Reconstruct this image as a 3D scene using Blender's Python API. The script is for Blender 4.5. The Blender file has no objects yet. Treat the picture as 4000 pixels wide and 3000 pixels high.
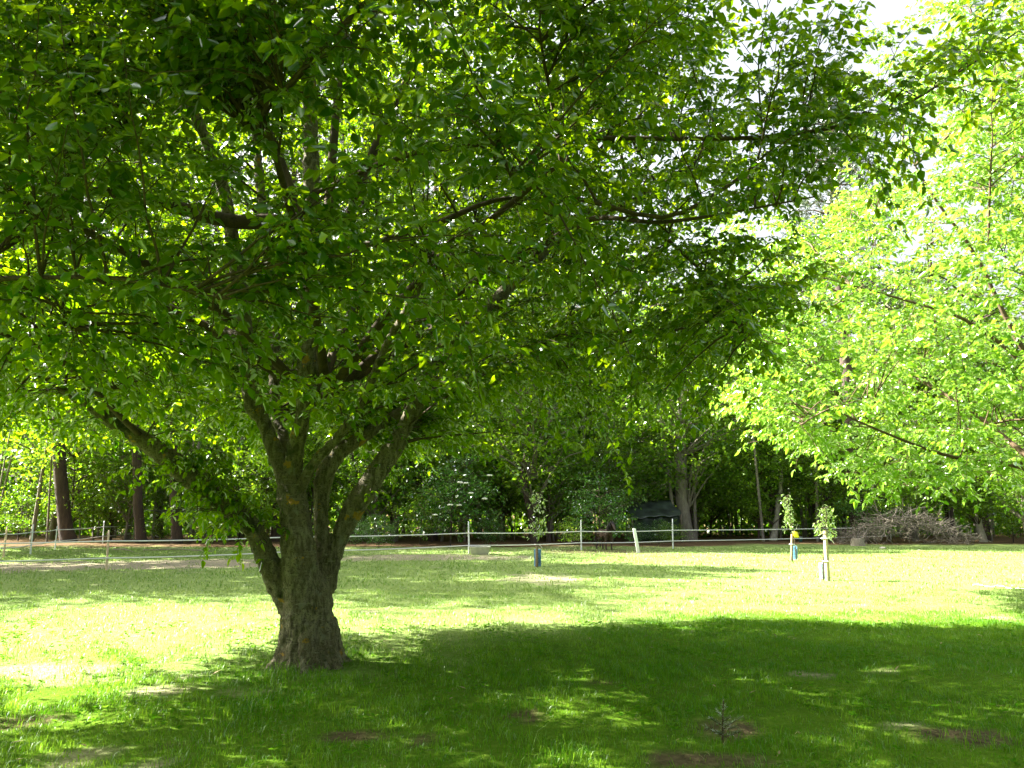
import bpy, math, random
import numpy as np
from mathutils import Vector
rng = np.random.default_rng(7)
random.seed(7)
SC = bpy.context.scene
COL = SC.collection
R = math.radians

# ------------------------------------------------------------------ camera
CAM_H, PITCH, FPX = 1.6, R(9.13), 3111.0
cam_d = bpy.data.cameras.new('camera'); cam = bpy.data.objects.new('camera', cam_d); COL.objects.link(cam)
cam.location = (0, 0, CAM_H); cam.rotation_euler = (R(90) + PITCH, 0, 0)
cam_d.sensor_width = 36; cam_d.lens = FPX / 4000 * 36; cam_d.clip_end = 3000
SC.camera = cam
# ------------------------------------------------------------------ light
SUN_EL, SUN_AZ = R(39), R(-74)          # azimuth from +Y, negative to the left
sd = Vector((math.sin(SUN_AZ) * math.cos(SUN_EL), math.cos(SUN_AZ) * math.cos(SUN_EL), math.sin(SUN_EL)))
w = bpy.data.worlds.new('World'); SC.world = w; w.use_nodes = True
wn = w.node_tree; sky = wn.nodes.new('ShaderNodeTexSky'); sky.sky_type = 'NISHITA'; sky.sun_disc = False
sky.sun_elevation = SUN_EL; sky.sun_rotation = SUN_AZ % (2 * math.pi); sky.dust_density = 8.0; sky.air_density = 1.6; sky.ozone_density = .4
hs = wn.nodes.new('ShaderNodeHueSaturation'); hs.inputs['Saturation'].default_value = .42; hs.inputs['Value'].default_value = 1.0; wn.links.new(sky.outputs[0], hs.inputs['Color']); wn.links.new(hs.outputs[0], wn.nodes['Background'].inputs[0]); wn.nodes['Background'].inputs[1].default_value = 0.05
sl = bpy.data.lights.new('sun', 'SUN'); sl.energy = 5.0; sl.angle = R(0.55); sl.color = (1.0, 0.94, 0.80)
so = bpy.data.objects.new('sun', sl); COL.objects.link(so); so.rotation_euler = (-sd).to_track_quat('-Z', 'Y').to_euler()
so.location = (-30, 10, 40)
SC.view_settings.view_transform = 'Standard'; SC.view_settings.look = 'None'
SC.view_settings.exposure = 3.16; SC.view_settings.gamma = 1.0
try:
    SC.cycles.max_bounces = 8; SC.cycles.diffuse_bounces = 4; SC.cycles.transmission_bounces = 6
    SC.cycles.transparent_max_bounces = 6; SC.cycles.sample_clamp_indirect = 6; SC.cycles.use_denoising = True
except Exception: pass

# ------------------------------------------------------------------ helpers
def ray(px, py):
    u, v = (px - 2000) / FPX, -(py - 1500) / FPX
    return np.array([u, math.cos(PITCH) - math.sin(PITCH) * v, math.sin(PITCH) + math.cos(PITCH) * v])
def P(px, py, Y):
    d = ray(px, py); return np.array([0, 0, CAM_H]) + d * (Y / d[1])
def G(px, py):
    d = ray(px, py); t = -CAM_H / d[2]; p = d * t; return np.array([p[0], p[1], 0.0])
def nz(a): return a / (np.linalg.norm(a, axis=-1, keepdims=True) + 1e-9)

def build(name, V, F, mats, parent=None, rnd=None, smooth=False, mi=None, extra=None, loc=None):
    """F: list of int arrays (n,k)"""
    me = bpy.data.meshes.new(name)
    V = np.asarray(V, dtype=np.float32); F = [np.asarray(f, dtype=np.int32) for f in F if len(f)]
    me.vertices.add(len(V)); me.vertices.foreach_set('co', V.ravel())
    loops = np.concatenate([f.ravel() for f in F]); tot = np.concatenate([np.full(len(f), f.shape[1], np.int32) for f in F])
    me.loops.add(len(loops)); me.loops.foreach_set('vertex_index', loops)
    me.polygons.add(len(tot)); st = np.concatenate([[0], np.cumsum(tot)[:-1]]).astype(np.int32)
    me.polygons.foreach_set('loop_start', st); me.polygons.foreach_set('loop_total', tot)
    if mi is not None: me.polygons.foreach_set('material_index', np.asarray(mi, np.int32))
    if smooth: me.polygons.foreach_set('use_smooth', np.ones(len(tot), bool))
    if rnd is not None:
        a = me.attributes.new('rnd', 'FLOAT', 'POINT'); a.data.foreach_set('value', np.asarray(rnd, np.float32))
    for k, x in (extra or {}).items():
        a = me.attributes.new(k, 'FLOAT', 'POINT'); a.data.foreach_set('value', np.asarray(x, np.float32))
    for m in (mats if isinstance(mats, (list, tuple)) else [mats]): me.materials.append(m)
    me.update(calc_edges=True)
    o = bpy.data.objects.new(name, me); COL.objects.link(o)
    if parent is not None: o.parent = parent
    if loc is not None: o.location = loc
    return o

class Acc:
    def __init__(s): s.V = []; s.Q = []; s.T = []; s.r = []; s.n = 0
    def add(s, V, Q=None, T=None, r=None):
        V = np.asarray(V, float)
        if Q is not None and len(Q): s.Q.append(np.asarray(Q) + s.n)
        if T is not None and len(T): s.T.append(np.asarray(T) + s.n)
        s.V.append(V); s.r.append(np.full(len(V), 0.5) if r is None else r); s.n += len(V)
        return s
    def obj(s, name, mats, parent=None, smooth=False, origin=None, **k):
        V = np.concatenate(s.V)
        if origin is not None: V = V - np.asarray(origin)
        F = []
        if s.Q: F.append(np.concatenate(s.Q))
        if s.T: F.append(np.concatenate(s.T))
        return build(name, V, F, mats, parent, rnd=np.concatenate(s.r), smooth=smooth, **k)

def tubes(Pt, Rd, s=4):
    Pt = np.asarray(Pt, float); Rd = np.asarray(Rd, float); N, K, _ = Pt.shape
    d = nz(Pt[:, -1] - Pt[:, 0]); ref = np.where(np.abs(d[:, 2:3]) > .9, [[1., 0, 0]], [[0, 0, 1.]])
    u = nz(np.cross(d, ref)); v = np.cross(d, u)
    a = np.arange(s) * 2 * math.pi / s
    ring = np.cos(a)[None, :, None] * u[:, None] + np.sin(a)[None, :, None] * v[:, None]
    V = Pt[:, :, None] + Rd[:, :, None, None] * ring[:, None]
    idx = np.arange(N * K * s).reshape(N, K, s)
    a0 = idx[:, :-1]; b0 = idx[:, 1:]
    Q = np.stack([a0, np.roll(a0, -1, 2), np.roll(b0, -1, 2), b0], -1).reshape(-1, 4)
    return V.reshape(-1, 3), Q

def catmull(pts, n):
    p = np.asarray(pts, float); p = np.vstack([2 * p[0] - p[1], p, 2 * p[-1] - p[-2]]); m = len(p) - 3
    out = []
    for t in np.linspace(0, m - 1e-6, n):
        i = int(t); f = t - i; a, b, c, d = p[i:i + 4]
        out.append(.5 * ((2 * b) + (c - a) * f + (2 * a - 5 * b + 4 * c - d) * f * f + (3 * b - 3 * c + d - a) * f ** 3))
    return np.array(out)

def limb(pts4, n=24, s=12, wob=0.0, cap=True, flute=0.0):
    """pts4: rows x,y,z,r -> V,Q with transported frame"""
    C = catmull(pts4, n); Pp, Rr = C[:, :3], np.maximum(C[:, 3], .004)
    T = nz(np.gradient(Pp, axis=0)); u = nz(np.cross(T[0], [0.3, 1, .1])); V = []
    for i in range(n):
        u = nz(u - T[i] * np.dot(u, T[i])); v = np.cross(T[i], u); a = np.arange(s) * 2 * math.pi / s
        rr = Rr[i] * (1 + wob * np.sin(a * 3 + i * .7) * .5 + wob * rng.normal(0, .35, s) + flute * np.sin(a * 5 + .3))
        V.append(Pp[i] + rr[:, None] * (np.cos(a)[:, None] * u + np.sin(a)[:, None] * v))
    V = np.concatenate(V); idx = np.arange(n * s).reshape(n, s); a0, b0 = idx[:-1], idx[1:]
    Q = np.stack([a0, np.roll(a0, -1, 1), np.roll(b0, -1, 1), b0], -1).reshape(-1, 4)
    T3 = None
    if cap:
        V = np.vstack([V, Pp[0], Pp[-1]]); c0, c1 = n * s, n * s + 1
        T3 = np.array([[c0, idx[0][(j + 1) % s], idx[0][j]] for j in range(s)] + [[c1, idx[-1][j], idx[-1][(j + 1) % s]] for j in range(s)])
    return V, Q, T3

def boxv(c, sz, rot=0.0, taper=1.0):
    x, y, z = np.array(sz) / 2; V = np.array([[sx * x * (taper if sz_ > 0 else 1), sy * y * (taper if sz_ > 0 else 1), sz_ * z] for sz_ in (-1, 1) for sy in (-1, 1) for sx in (-1, 1)], float)
    cr, sr = math.cos(rot), math.sin(rot); V = np.stack([V[:, 0] * cr - V[:, 1] * sr, V[:, 0] * sr + V[:, 1] * cr, V[:, 2]], 1) + np.asarray(c)
    return V, np.array([[0, 2, 3, 1], [4, 5, 7, 6], [0, 1, 5, 4], [2, 6, 7, 3], [0, 4, 6, 2], [1, 3, 7, 5]])

def leaf6(pos, dr, nm, L, W, fold=.25):
    """pointed oval leaf folded along its midrib; 6 verts, 2 quads"""
    pos = np.asarray(pos); dr = nz(dr); sdv = nz(np.cross(dr, nm)); nm = np.cross(sdv, dr)
    L = L[:, None]; W = W[:, None]; f = fold * W
    b = pos; t = pos + dr * L - nm * L * .12
    l1 = pos + dr * L * .32 + sdv * W * .5 + nm * f; r1 = pos + dr * L * .32 - sdv * W * .5 + nm * f
    l2 = pos + dr * L * .68 + sdv * W * .36 + nm * f * .6 - nm * L * .04; r2 = pos + dr * L * .68 - sdv * W * .36 + nm * f * .6 - nm * L * .04
    V = np.stack([b, l1, l2, t, r2, r1], 1).reshape(-1, 3); i = np.arange(len(pos))[:, None] * 6
    return V, np.concatenate([i + [0, 1, 2, 3], i + [0, 3, 4, 5]])
def leaf4(pos, dr, nm, L, W):
    dr = nz(dr); sdv = nz(np.cross(dr, nm)); nm = np.cross(sdv, dr); L = L[:, None]; W = W[:, None]
    V = np.stack([pos, pos + dr * L * .45 + sdv * W * .5 + nm * W * .15, pos + dr * L, pos + dr * L * .45 - sdv * W * .5 + nm * W * .15], 1).reshape(-1, 3)
    i = np.arange(len(pos))[:, None] * 4
    return V, i + [0, 1, 2, 3]

def thing(name, loc, label, cat, group=None, rz=0):
    o = bpy.data.objects.new(name, None); COL.objects.link(o); o.location = loc; o.rotation_euler = (0, 0, rz); o.empty_display_size = .3
    return tag(o, label, cat, group)
def tag(o, label=None, cat=None, group=None, kind=None):
    if label: o['label'] = label
    if cat: o['category'] = cat
    if group: o['group'] = group
    if kind: o['kind'] = kind
    return o

# ------------------------------------------------------------------ materials
def mat(name):
    m = bpy.data.materials.new(name); m.use_nodes = True; nt = m.node_tree; nt.nodes.clear()
    out = nt.nodes.new('ShaderNodeOutputMaterial'); return m, nt, out
def N(nt, t, **k):
    n = nt.nodes.new(t)
    for a, b in k.items(): setattr(n, a, b)
    return n
def mix(nt, fac, a, b, blend='MIX'):
    n = N(nt, 'ShaderNodeMix', data_type='RGBA', blend_type=blend)
    for s, v in ((n.inputs[0], fac), (n.inputs[6], a), (n.inputs[7], b)):
        if hasattr(v, 'node'): nt.links.new(v, s)
        else: s.default_value = v if not isinstance(v, tuple) else (*v[:3], 1)
    return n.outputs[2]
def ramp(nt, x, lo, hi):
    n = N(nt, 'ShaderNodeMapRange'); n.inputs[1].default_value = lo; n.inputs[2].default_value = hi; nt.links.new(x, n.inputs[0]); return n.outputs[0]
def noise(nt, scale, detail=4, rough=.55, vec=None, stretch=None):
    tc = N(nt, 'ShaderNodeTexCoord'); mp = N(nt, 'ShaderNodeMapping'); nt.links.new(tc.outputs['Object'], mp.inputs[0])
    if stretch: mp.inputs['Scale'].default_value = stretch
    n = N(nt, 'ShaderNodeTexNoise'); n.inputs['Scale'].default_value = scale; n.inputs['Detail'].default_value = detail; n.inputs['Roughness'].default_value = rough
    nt.links.new(mp.outputs[0], n.inputs['Vector']); return n.outputs[0]
def attr(nt, nm):
    n = N(nt, 'ShaderNodeAttribute'); n.attribute_name = nm; return n.outputs['Fac']

def leaf_mat(name, c0, c1, t0, t1, tf=.45, gloss=.07, rough=.32):
    m, nt, out = mat(name); r = attr(nt, 'rnd')
    d = N(nt, 'ShaderNodeBsdfDiffuse'); t = N(nt, 'ShaderNodeBsdfTranslucent'); g = N(nt, 'ShaderNodeBsdfGlossy')
    nt.links.new(mix(nt, r, c0, c1), d.inputs[0]); nt.links.new(mix(nt, r, t0, t1), t.inputs[0])
    g.inputs['Roughness'].default_value = rough; g.inputs[0].default_value = (.9, .95, 1, 1)
    a = N(nt, 'ShaderNodeMixShader'); a.inputs[0].default_value = tf; nt.links.new(d.outputs[0], a.inputs[1]); nt.links.new(t.outputs[0], a.inputs[2])
    fr = N(nt, 'ShaderNodeFresnel'); fr.inputs[0].default_value = 1.38
    mm = N(nt, 'ShaderNodeMath', operation='MULTIPLY'); nt.links.new(fr.outputs[0], mm.inputs[0]); mm.inputs[1].default_value = gloss / .07
    b = N(nt, 'ShaderNodeMixShader'); nt.links.new(mm.outputs[0], b.inputs[0]); nt.links.new(a.outputs[0], b.inputs[1]); nt.links.new(g.outputs[0], b.inputs[2])
    nt.links.new(b.outputs[0], out.inputs[0]); return m
M = {}
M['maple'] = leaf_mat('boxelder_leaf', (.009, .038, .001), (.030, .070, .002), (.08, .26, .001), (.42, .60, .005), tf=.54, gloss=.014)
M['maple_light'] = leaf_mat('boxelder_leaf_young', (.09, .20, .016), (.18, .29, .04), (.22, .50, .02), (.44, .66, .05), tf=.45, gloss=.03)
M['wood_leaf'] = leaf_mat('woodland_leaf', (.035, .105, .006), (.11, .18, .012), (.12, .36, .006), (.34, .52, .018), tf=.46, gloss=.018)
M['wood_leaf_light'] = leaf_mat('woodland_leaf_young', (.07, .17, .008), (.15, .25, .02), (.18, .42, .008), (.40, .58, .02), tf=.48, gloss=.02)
M['elder_leaf'] = leaf_mat('elder_leaf', (.026, .095, .010), (.06, .14, .018), (.06, .22, .01), (.14, .32, .02), tf=.35, gloss=.03)
M['pine_leaf'] = leaf_mat('pine_needle', (.04, .075, .03), (.08, .11, .045), (.03, .06, .01), (.06, .09, .02), tf=.2, gloss=.04)
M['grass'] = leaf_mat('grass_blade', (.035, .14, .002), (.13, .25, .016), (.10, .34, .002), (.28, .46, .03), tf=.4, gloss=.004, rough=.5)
M['grass_dry_lit'] = leaf_mat('dry_lit_grass_blade', (.08, .165, .025), (.25, .32, .11), (.14, .33, .025), (.38, .50, .12), tf=.4, gloss=.004, rough=.5)  # drier far grass, paled further to stand in for sunlight on the lawn
M['sapling_leaf'] = leaf_mat('sapling_leaf', (.12, .22, .03), (.2, .3, .06), (.25, .45, .04), (.4, .55, .1), tf=.4)
M['seedling'] = leaf_mat('seedling_needle', (.10, .15, .05), (.24, .30, .12), (.04, .08, .02), (.08, .12, .04), tf=.2)

def bark(name, c0, c1, c2, vs=(14, 14, 3), bump=.5, lichen=0.0, moss=0.0, dist=.02):
    m, nt, out = mat(name); p = N(nt, 'ShaderNodeBsdfPrincipled'); p.inputs['Roughness'].default_value = .9
    n1 = noise(nt, 1, 6, .65, stretch=vs); n2 = noise(nt, 3.0, 3, .6)
    c = mix(nt, ramp(nt, n1, .40, .60), c0, c1); c = mix(nt, ramp(nt, n2, .45, .7), c, c2); vf = noise(nt, 60, 4, .7); c = mix(nt, ramp(nt, vf, .55, .62), c, tuple(v * .45 for v in c0))
    if lichen:
        l1 = noise(nt, 5.5, 3, .6); l2 = noise(nt, 40, 2, .5)
        fac = N(nt, 'ShaderNodeMath', operation='ADD'); nt.links.new(l1, fac.inputs[0])
        sc = N(nt, 'ShaderNodeMath', operation='MULTIPLY'); nt.links.new(l2, sc.inputs[0]); sc.inputs[1].default_value = .18; nt.links.new(sc.outputs[0], fac.inputs[1])
        c = mix(nt, ramp(nt, fac.outputs[0], .73, .76), c, (.27, .16, .015))
        gl = noise(nt, 7.3, 4, .7, stretch=(1.2, 1.2, .9)); c = mix(nt, ramp(nt, gl, .60, .66), c, (.15, .15, .11))
        ls = noise(nt, 1, 3, .6, stretch=(9, 9, 70)); c = mix(nt, ramp(nt, ls, .62, .68), c, (.2, .19, .14))
    if moss:
        ms = noise(nt, 2.6, 5, .7); c = mix(nt, ramp(nt, ms, .56, .65), c, (.028, .034, .010))
    nt.links.new(c, p.inputs['Base Color'])
    b = N(nt, 'ShaderNodeBump'); b.inputs['Strength'].default_value = bump; b.inputs['Distance'].default_value = dist; nt.links.new(n1, b.inputs['Height']); nt.links.new(b.outputs[0], p.inputs['Normal'])
    nt.links.new(p.outputs[0], out.inputs[0]); return m
M['bark'] = bark('boxelder_bark', (.052, .045, .026), (.20, .18, .12), (.11, .092, .05), vs=(24, 24, 7), bump=1.0, lichen=1, moss=1, dist=.05)
M['twig'] = bark('twig_bark', (.035, .024, .013), (.075, .05, .026), (.05, .034, .018), bump=.2)
M['bark_warm'] = bark('young_branch_bark', (.07, .045, .024), (.13, .085, .045), (.09, .06, .032), bump=.3)
M['bark_dark'] = bark('dark_bark', (.035, .024, .018), (.075, .05, .036), (.05, .034, .025), vs=(8, 8, 1.5), bump=.8, dist=.05)
M['bark_grey'] = bark('grey_bark', (.13, .115, .09), (.22, .20, .165), (.16, .14, .11), vs=(10, 10, 3), bump=.5)
M['bark_pale'] = bark('pale_bark', (.24, .22, .18), (.38, .36, .30), (.28, .25, .2), vs=(10, 10, 5), bump=.4)
M['brush'] = bark('dead_wood', (.11, .095, .075), (.27, .235, .19), (.17, .15, .12), bump=.4)
M['stump'] = bark('stump_wood', (.2, .17, .13), (.34, .3, .24), (.25, .21, .16), bump=.5)

def plain(name, col, rough=.5, var=.12, scale=8, spec=.5, bump=0, metallic=0):
    m, nt, out = mat(name); p = N(nt, 'ShaderNodeBsdfPrincipled'); p.inputs['Roughness'].default_value = rough; p.inputs['Specular IOR Level'].default_value = spec
    n1 = noise(nt, scale, 5, .6); d = tuple(x * (1 - 2 * var) for x in col); nt.links.new(mix(nt, ramp(nt, n1, .3, .7), d, col), p.inputs['Base Color'])
    if bump:
        b = N(nt, 'ShaderNodeBump'); b.inputs['Strength'].default_value = bump; b.inputs['Distance'].default_value = .02; nt.links.new(n1, b.inputs['Height']); nt.links.new(b.outputs[0], p.inputs['Normal'])
    nt.links.new(p.outputs[0], out.inputs[0]); return m
M['white_plastic'] = plain('white_plastic', (.72, .76, .78), .4)
M['cream_post'] = plain('cream_post', (.62, .48, .33), .6)
M['tape'] = plain('white_fence_tape', (.80, .80, .80), .5, .05)
M['tub'] = plain('white_tub', (.66, .66, .60), .45, .15, 4)
M['tub_in'] = plain('tub_inside', (.45, .45, .42), .6)
M['stake'] = plain('weathered_stake', (.50, .42, .30), .8, .2, 20, bump=.3)
M['stake_dark'] = plain('brown_stake', (.26, .19, .12), .8, .2, 20, bump=.3)
M['blue_net'] = plain('blue_guard', (.13, .32, .56), .5, .1)
M['blue_net_pale'] = plain('pale_blue_guard', (.42, .62, .80), .5, .08)
M['yellow'] = plain('yellow_tag', (.75, .66, .02), .5, .05)
M['tarp'] = plain('green_tarp', (.05, .07, .06), .4, .46, 1.6, bump=.7)
M['tarp_dark'] = plain('dark_tarp', (.012, .03, .028), .5, .3, 3, bump=.5)
M['net'] = plain('camouflage_net', (.05, .085, .07), .6, .4, 14, bump=.8)
M['horse'] = plain('brown_coat', (.05, .026, .014), .55, .25, 5)
M['horse_dark'] = plain('dark_mane', (.010, .008, .007), .6, .2, 10)
M['rock'] = plain('grey_rock', (.26, .25, .22), .9, .3, 6, bump=.7)
M['straw'] = plain('straw', (.36, .28, .15), .8, .3, 20)
M['flower'] = plain('elder_flower', (.82, .82, .72), .8, .08, 30)
M['bucket'] = plain('bucket_green', (.02, .10, .09), .4)
M['pole'] = plain('pole_wood', (.10, .08, .06), .8)

# ground
m, nt, out = mat('ground_surface'); p = N(nt, 'ShaderNodeBsdfPrincipled'); p.inputs['Roughness'].default_value = .95; p.inputs['Specular IOR Level'].default_value = .03
g1 = noise(nt, .55, 5, .6); g2 = noise(nt, 14, 5, .7); g3 = noise(nt, 3.2, 4, .65)
c = mix(nt, ramp(nt, g1, .35, .65), (.035, .105, .003), (.08, .16, .008)); c = mix(nt, ramp(nt, g2, .3, .75), c, (.11, .18, .02)); c = mix(nt, ramp(nt, g3, .55, .75), c, (.07, .14, .008))
soilc = mix(nt, ramp(nt, g2, .3, .7), (.16, .14, .085), (.38, .345, .25)); litc = mix(nt, ramp(nt, g2, .35, .65), (.045, .032, .018), (.17, .11, .062))
dsc = mix(nt, ramp(nt, g2, .35, .65), (.055, .045, .024), (.13, .105, .06))
c = mix(nt, attr(nt, 'dry'), c, mix(nt, ramp(nt, g2, .3, .7), (.11, .19, .04), (.24, .30, .11))); c = mix(nt, attr(nt, 'soil'), c, soilc); c = mix(nt, attr(nt, 'dark'), c, dsc); c = mix(nt, attr(nt, 'litter'), c, litc); nt.links.new(c, p.inputs['Base Color'])  # dry mixes in paler far grass and painted sunlight on the nearer lawn
b = N(nt, 'ShaderNodeBump'); b.inputs['Strength'].default_value = .9; b.inputs['Distance'].default_value = .05; nt.links.new(g2, b.inputs['Height']); nt.links.new(b.outputs[0], p.inputs['Normal'])
nt.links.new(p.outputs[0], out.inputs[0]); M['ground'] = m

# ------------------------------------------------------------------ ground sheet
_ph = rng.uniform(0, 6.28, (40, 3)); _fr = np.stack([rng.normal(0, 1, 40), rng.normal(0, 1, 40)], 1)
def vnoise(x, y, s, o=0):
    v = 0
    for i in range(10):
        j = (i + o * 7) % 40; v = v + np.sin((x * _fr[j, 0] + y * _fr[j, 1]) * s * (1 + .25 * i) + _ph[j, 0])
    return v / 4.5
SOIL = []   # cx, cy, rx, ry, strength, kind
def patch(px, py, wx, wy, st, kind):
    a, b = G(px - wx, py), G(px + wx, py); c1, c2 = G(px, py - wy), G(px, py + wy); SOIL.append(((a[0] + b[0]) / 2, (c1[1] + c2[1]) / 2, abs(b[0] - a[0]) / 2, abs(c1[1] - c2[1]) / 2, st, kind))
patch(230, 2620, 380, 34, .62, 0); patch(620, 2700, 130, 22, .7, 0); patch(250, 2660, 200, 20, .5, 0)
patch(100, 2810, 130, 35, .8, 1); patch(280, 2960, 110, 45, .7, 0); patch(680, 2915, 90, 16, .6, 1)
patch(3760, 2880, 190, 42, 1.1, 1); patch(1400, 2878, 150, 26, 1.0, 1); patch(2700, 2975, 150, 40, 1.0, 1); patch(2850, 2855, 110, 40, 1.0, 1); patch(2060, 2800, 50, 22, .9, 1)
patch(3170, 2638, 80, 14, .8, 0); patch(3530, 2836, 90, 9, .6, 0); patch(2120, 2262, 150, 22, .7, 0); patch(3900, 2410, 90, 9, .6, 0); patch(1440, 2392, 40, 7, .8, 0)
patch(950, 2700, 120, 12, .7, 0); patch(2780, 2810, 60, 10, .7, 1); patch(1640, 2895, 60, 22, .8, 1); patch(2950, 2985, 120, 30, .9, 1); patch(2350, 2660, 50, 14, .7, 1)
patch(1650, 2178, 420, 12, .9, 0); patch(700, 2205, 430, 22, 1.0, 0); patch(120, 2215, 330, 22, 1.0, 0); patch(2350, 2155, 260, 9, .8, 1); patch(2900, 2290, 40, 5, .5, 1)
def gmask(x, y):
    soil = np.zeros_like(x); dark = np.zeros_like(x); n1 = vnoise(x, y, 1.6); n2 = vnoise(x, y, 6, 2); n3 = vnoise(x, y, 17, 1)
    for cx, cy, rx, ry, st, k in SOIL:
        d = np.sqrt(((x - cx) / rx) ** 2 + ((y - cy) / ry) ** 2) + .28 * n1 + .2 * n2 + .18 * n3; v = np.clip((1.15 - d) / .35, 0, 1) * min(st, 1)
        if k: dark = np.maximum(dark, v)
        else: soil = np.maximum(soil, v)
    soil = np.maximum(soil, np.clip((vnoise(x, y, 2.4, 3) + .35 * n2 - 1.35) / .35, 0, .8))
    edge = 35.3 + 1.0 * vnoise(x, y, .5, 1) + np.clip(x - 8, 0, 4) * .6
    pad = np.clip((y - (edge - 6)) / 8, 0, 1) * np.clip(.5 + n1, 0, 1) * .5 * (x < 9)
    lit = np.clip((y - edge - 1.5) / 2.0 + .4 * n1, 0, 1)
    return np.maximum(soil, pad), dark, lit
def axis(lo, hi, f0, f1, st):
    a = np.arange(f0, f1 + st, st); l = f0 - np.geomspace(.5, f0 - lo, 22); r = f1 + np.geomspace(.5, hi - f1, 22)
    return np.concatenate([l[::-1], a, r])
gx, gy = axis(-400, 400, -20, 20, .16), axis(-60, 700, 3, 46, .16)
def dry_lit_f(x, y): return np.clip((y - 7.8 - np.clip((x + 1.6) * .9, 0, 4.2) + .8 * vnoise(x, y, 1.1) + .4 * vnoise(x, y, 5, 2)) / 2.4, 0, 1)  # paler far grass; near edge bent along the tree's shadow, painting sunlit lawn
XX, YY = np.meshgrid(gx, gy); xf, yf = XX.ravel(), YY.ravel(); s_, d_, l_ = gmask(xf, yf)
zz = .018 * vnoise(xf, yf, .9) * np.clip(yf / 5, 0, 1) * (np.abs(yf) < 60) * (np.abs(xf) < 40)
def gz(x, y): return .018 * vnoise(np.asarray(x, float), np.asarray(y, float), .9)
idx = np.arange(len(xf)).reshape(XX.shape)
Q = np.stack([idx[:-1, :-1], idx[:-1, 1:], idx[1:, 1:], idx[1:, :-1]], -1).reshape(-1, 4)
ground = build('ground', np.stack([xf, yf, zz], 1), [Q], M['ground'], smooth=True, extra={'dry': dry_lit_f(xf, yf), 'soil': s_, 'dark': d_, 'litter': l_}); tag(ground, kind='structure')  # dry also carries the painted sunlight beside the tree's shadow

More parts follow.
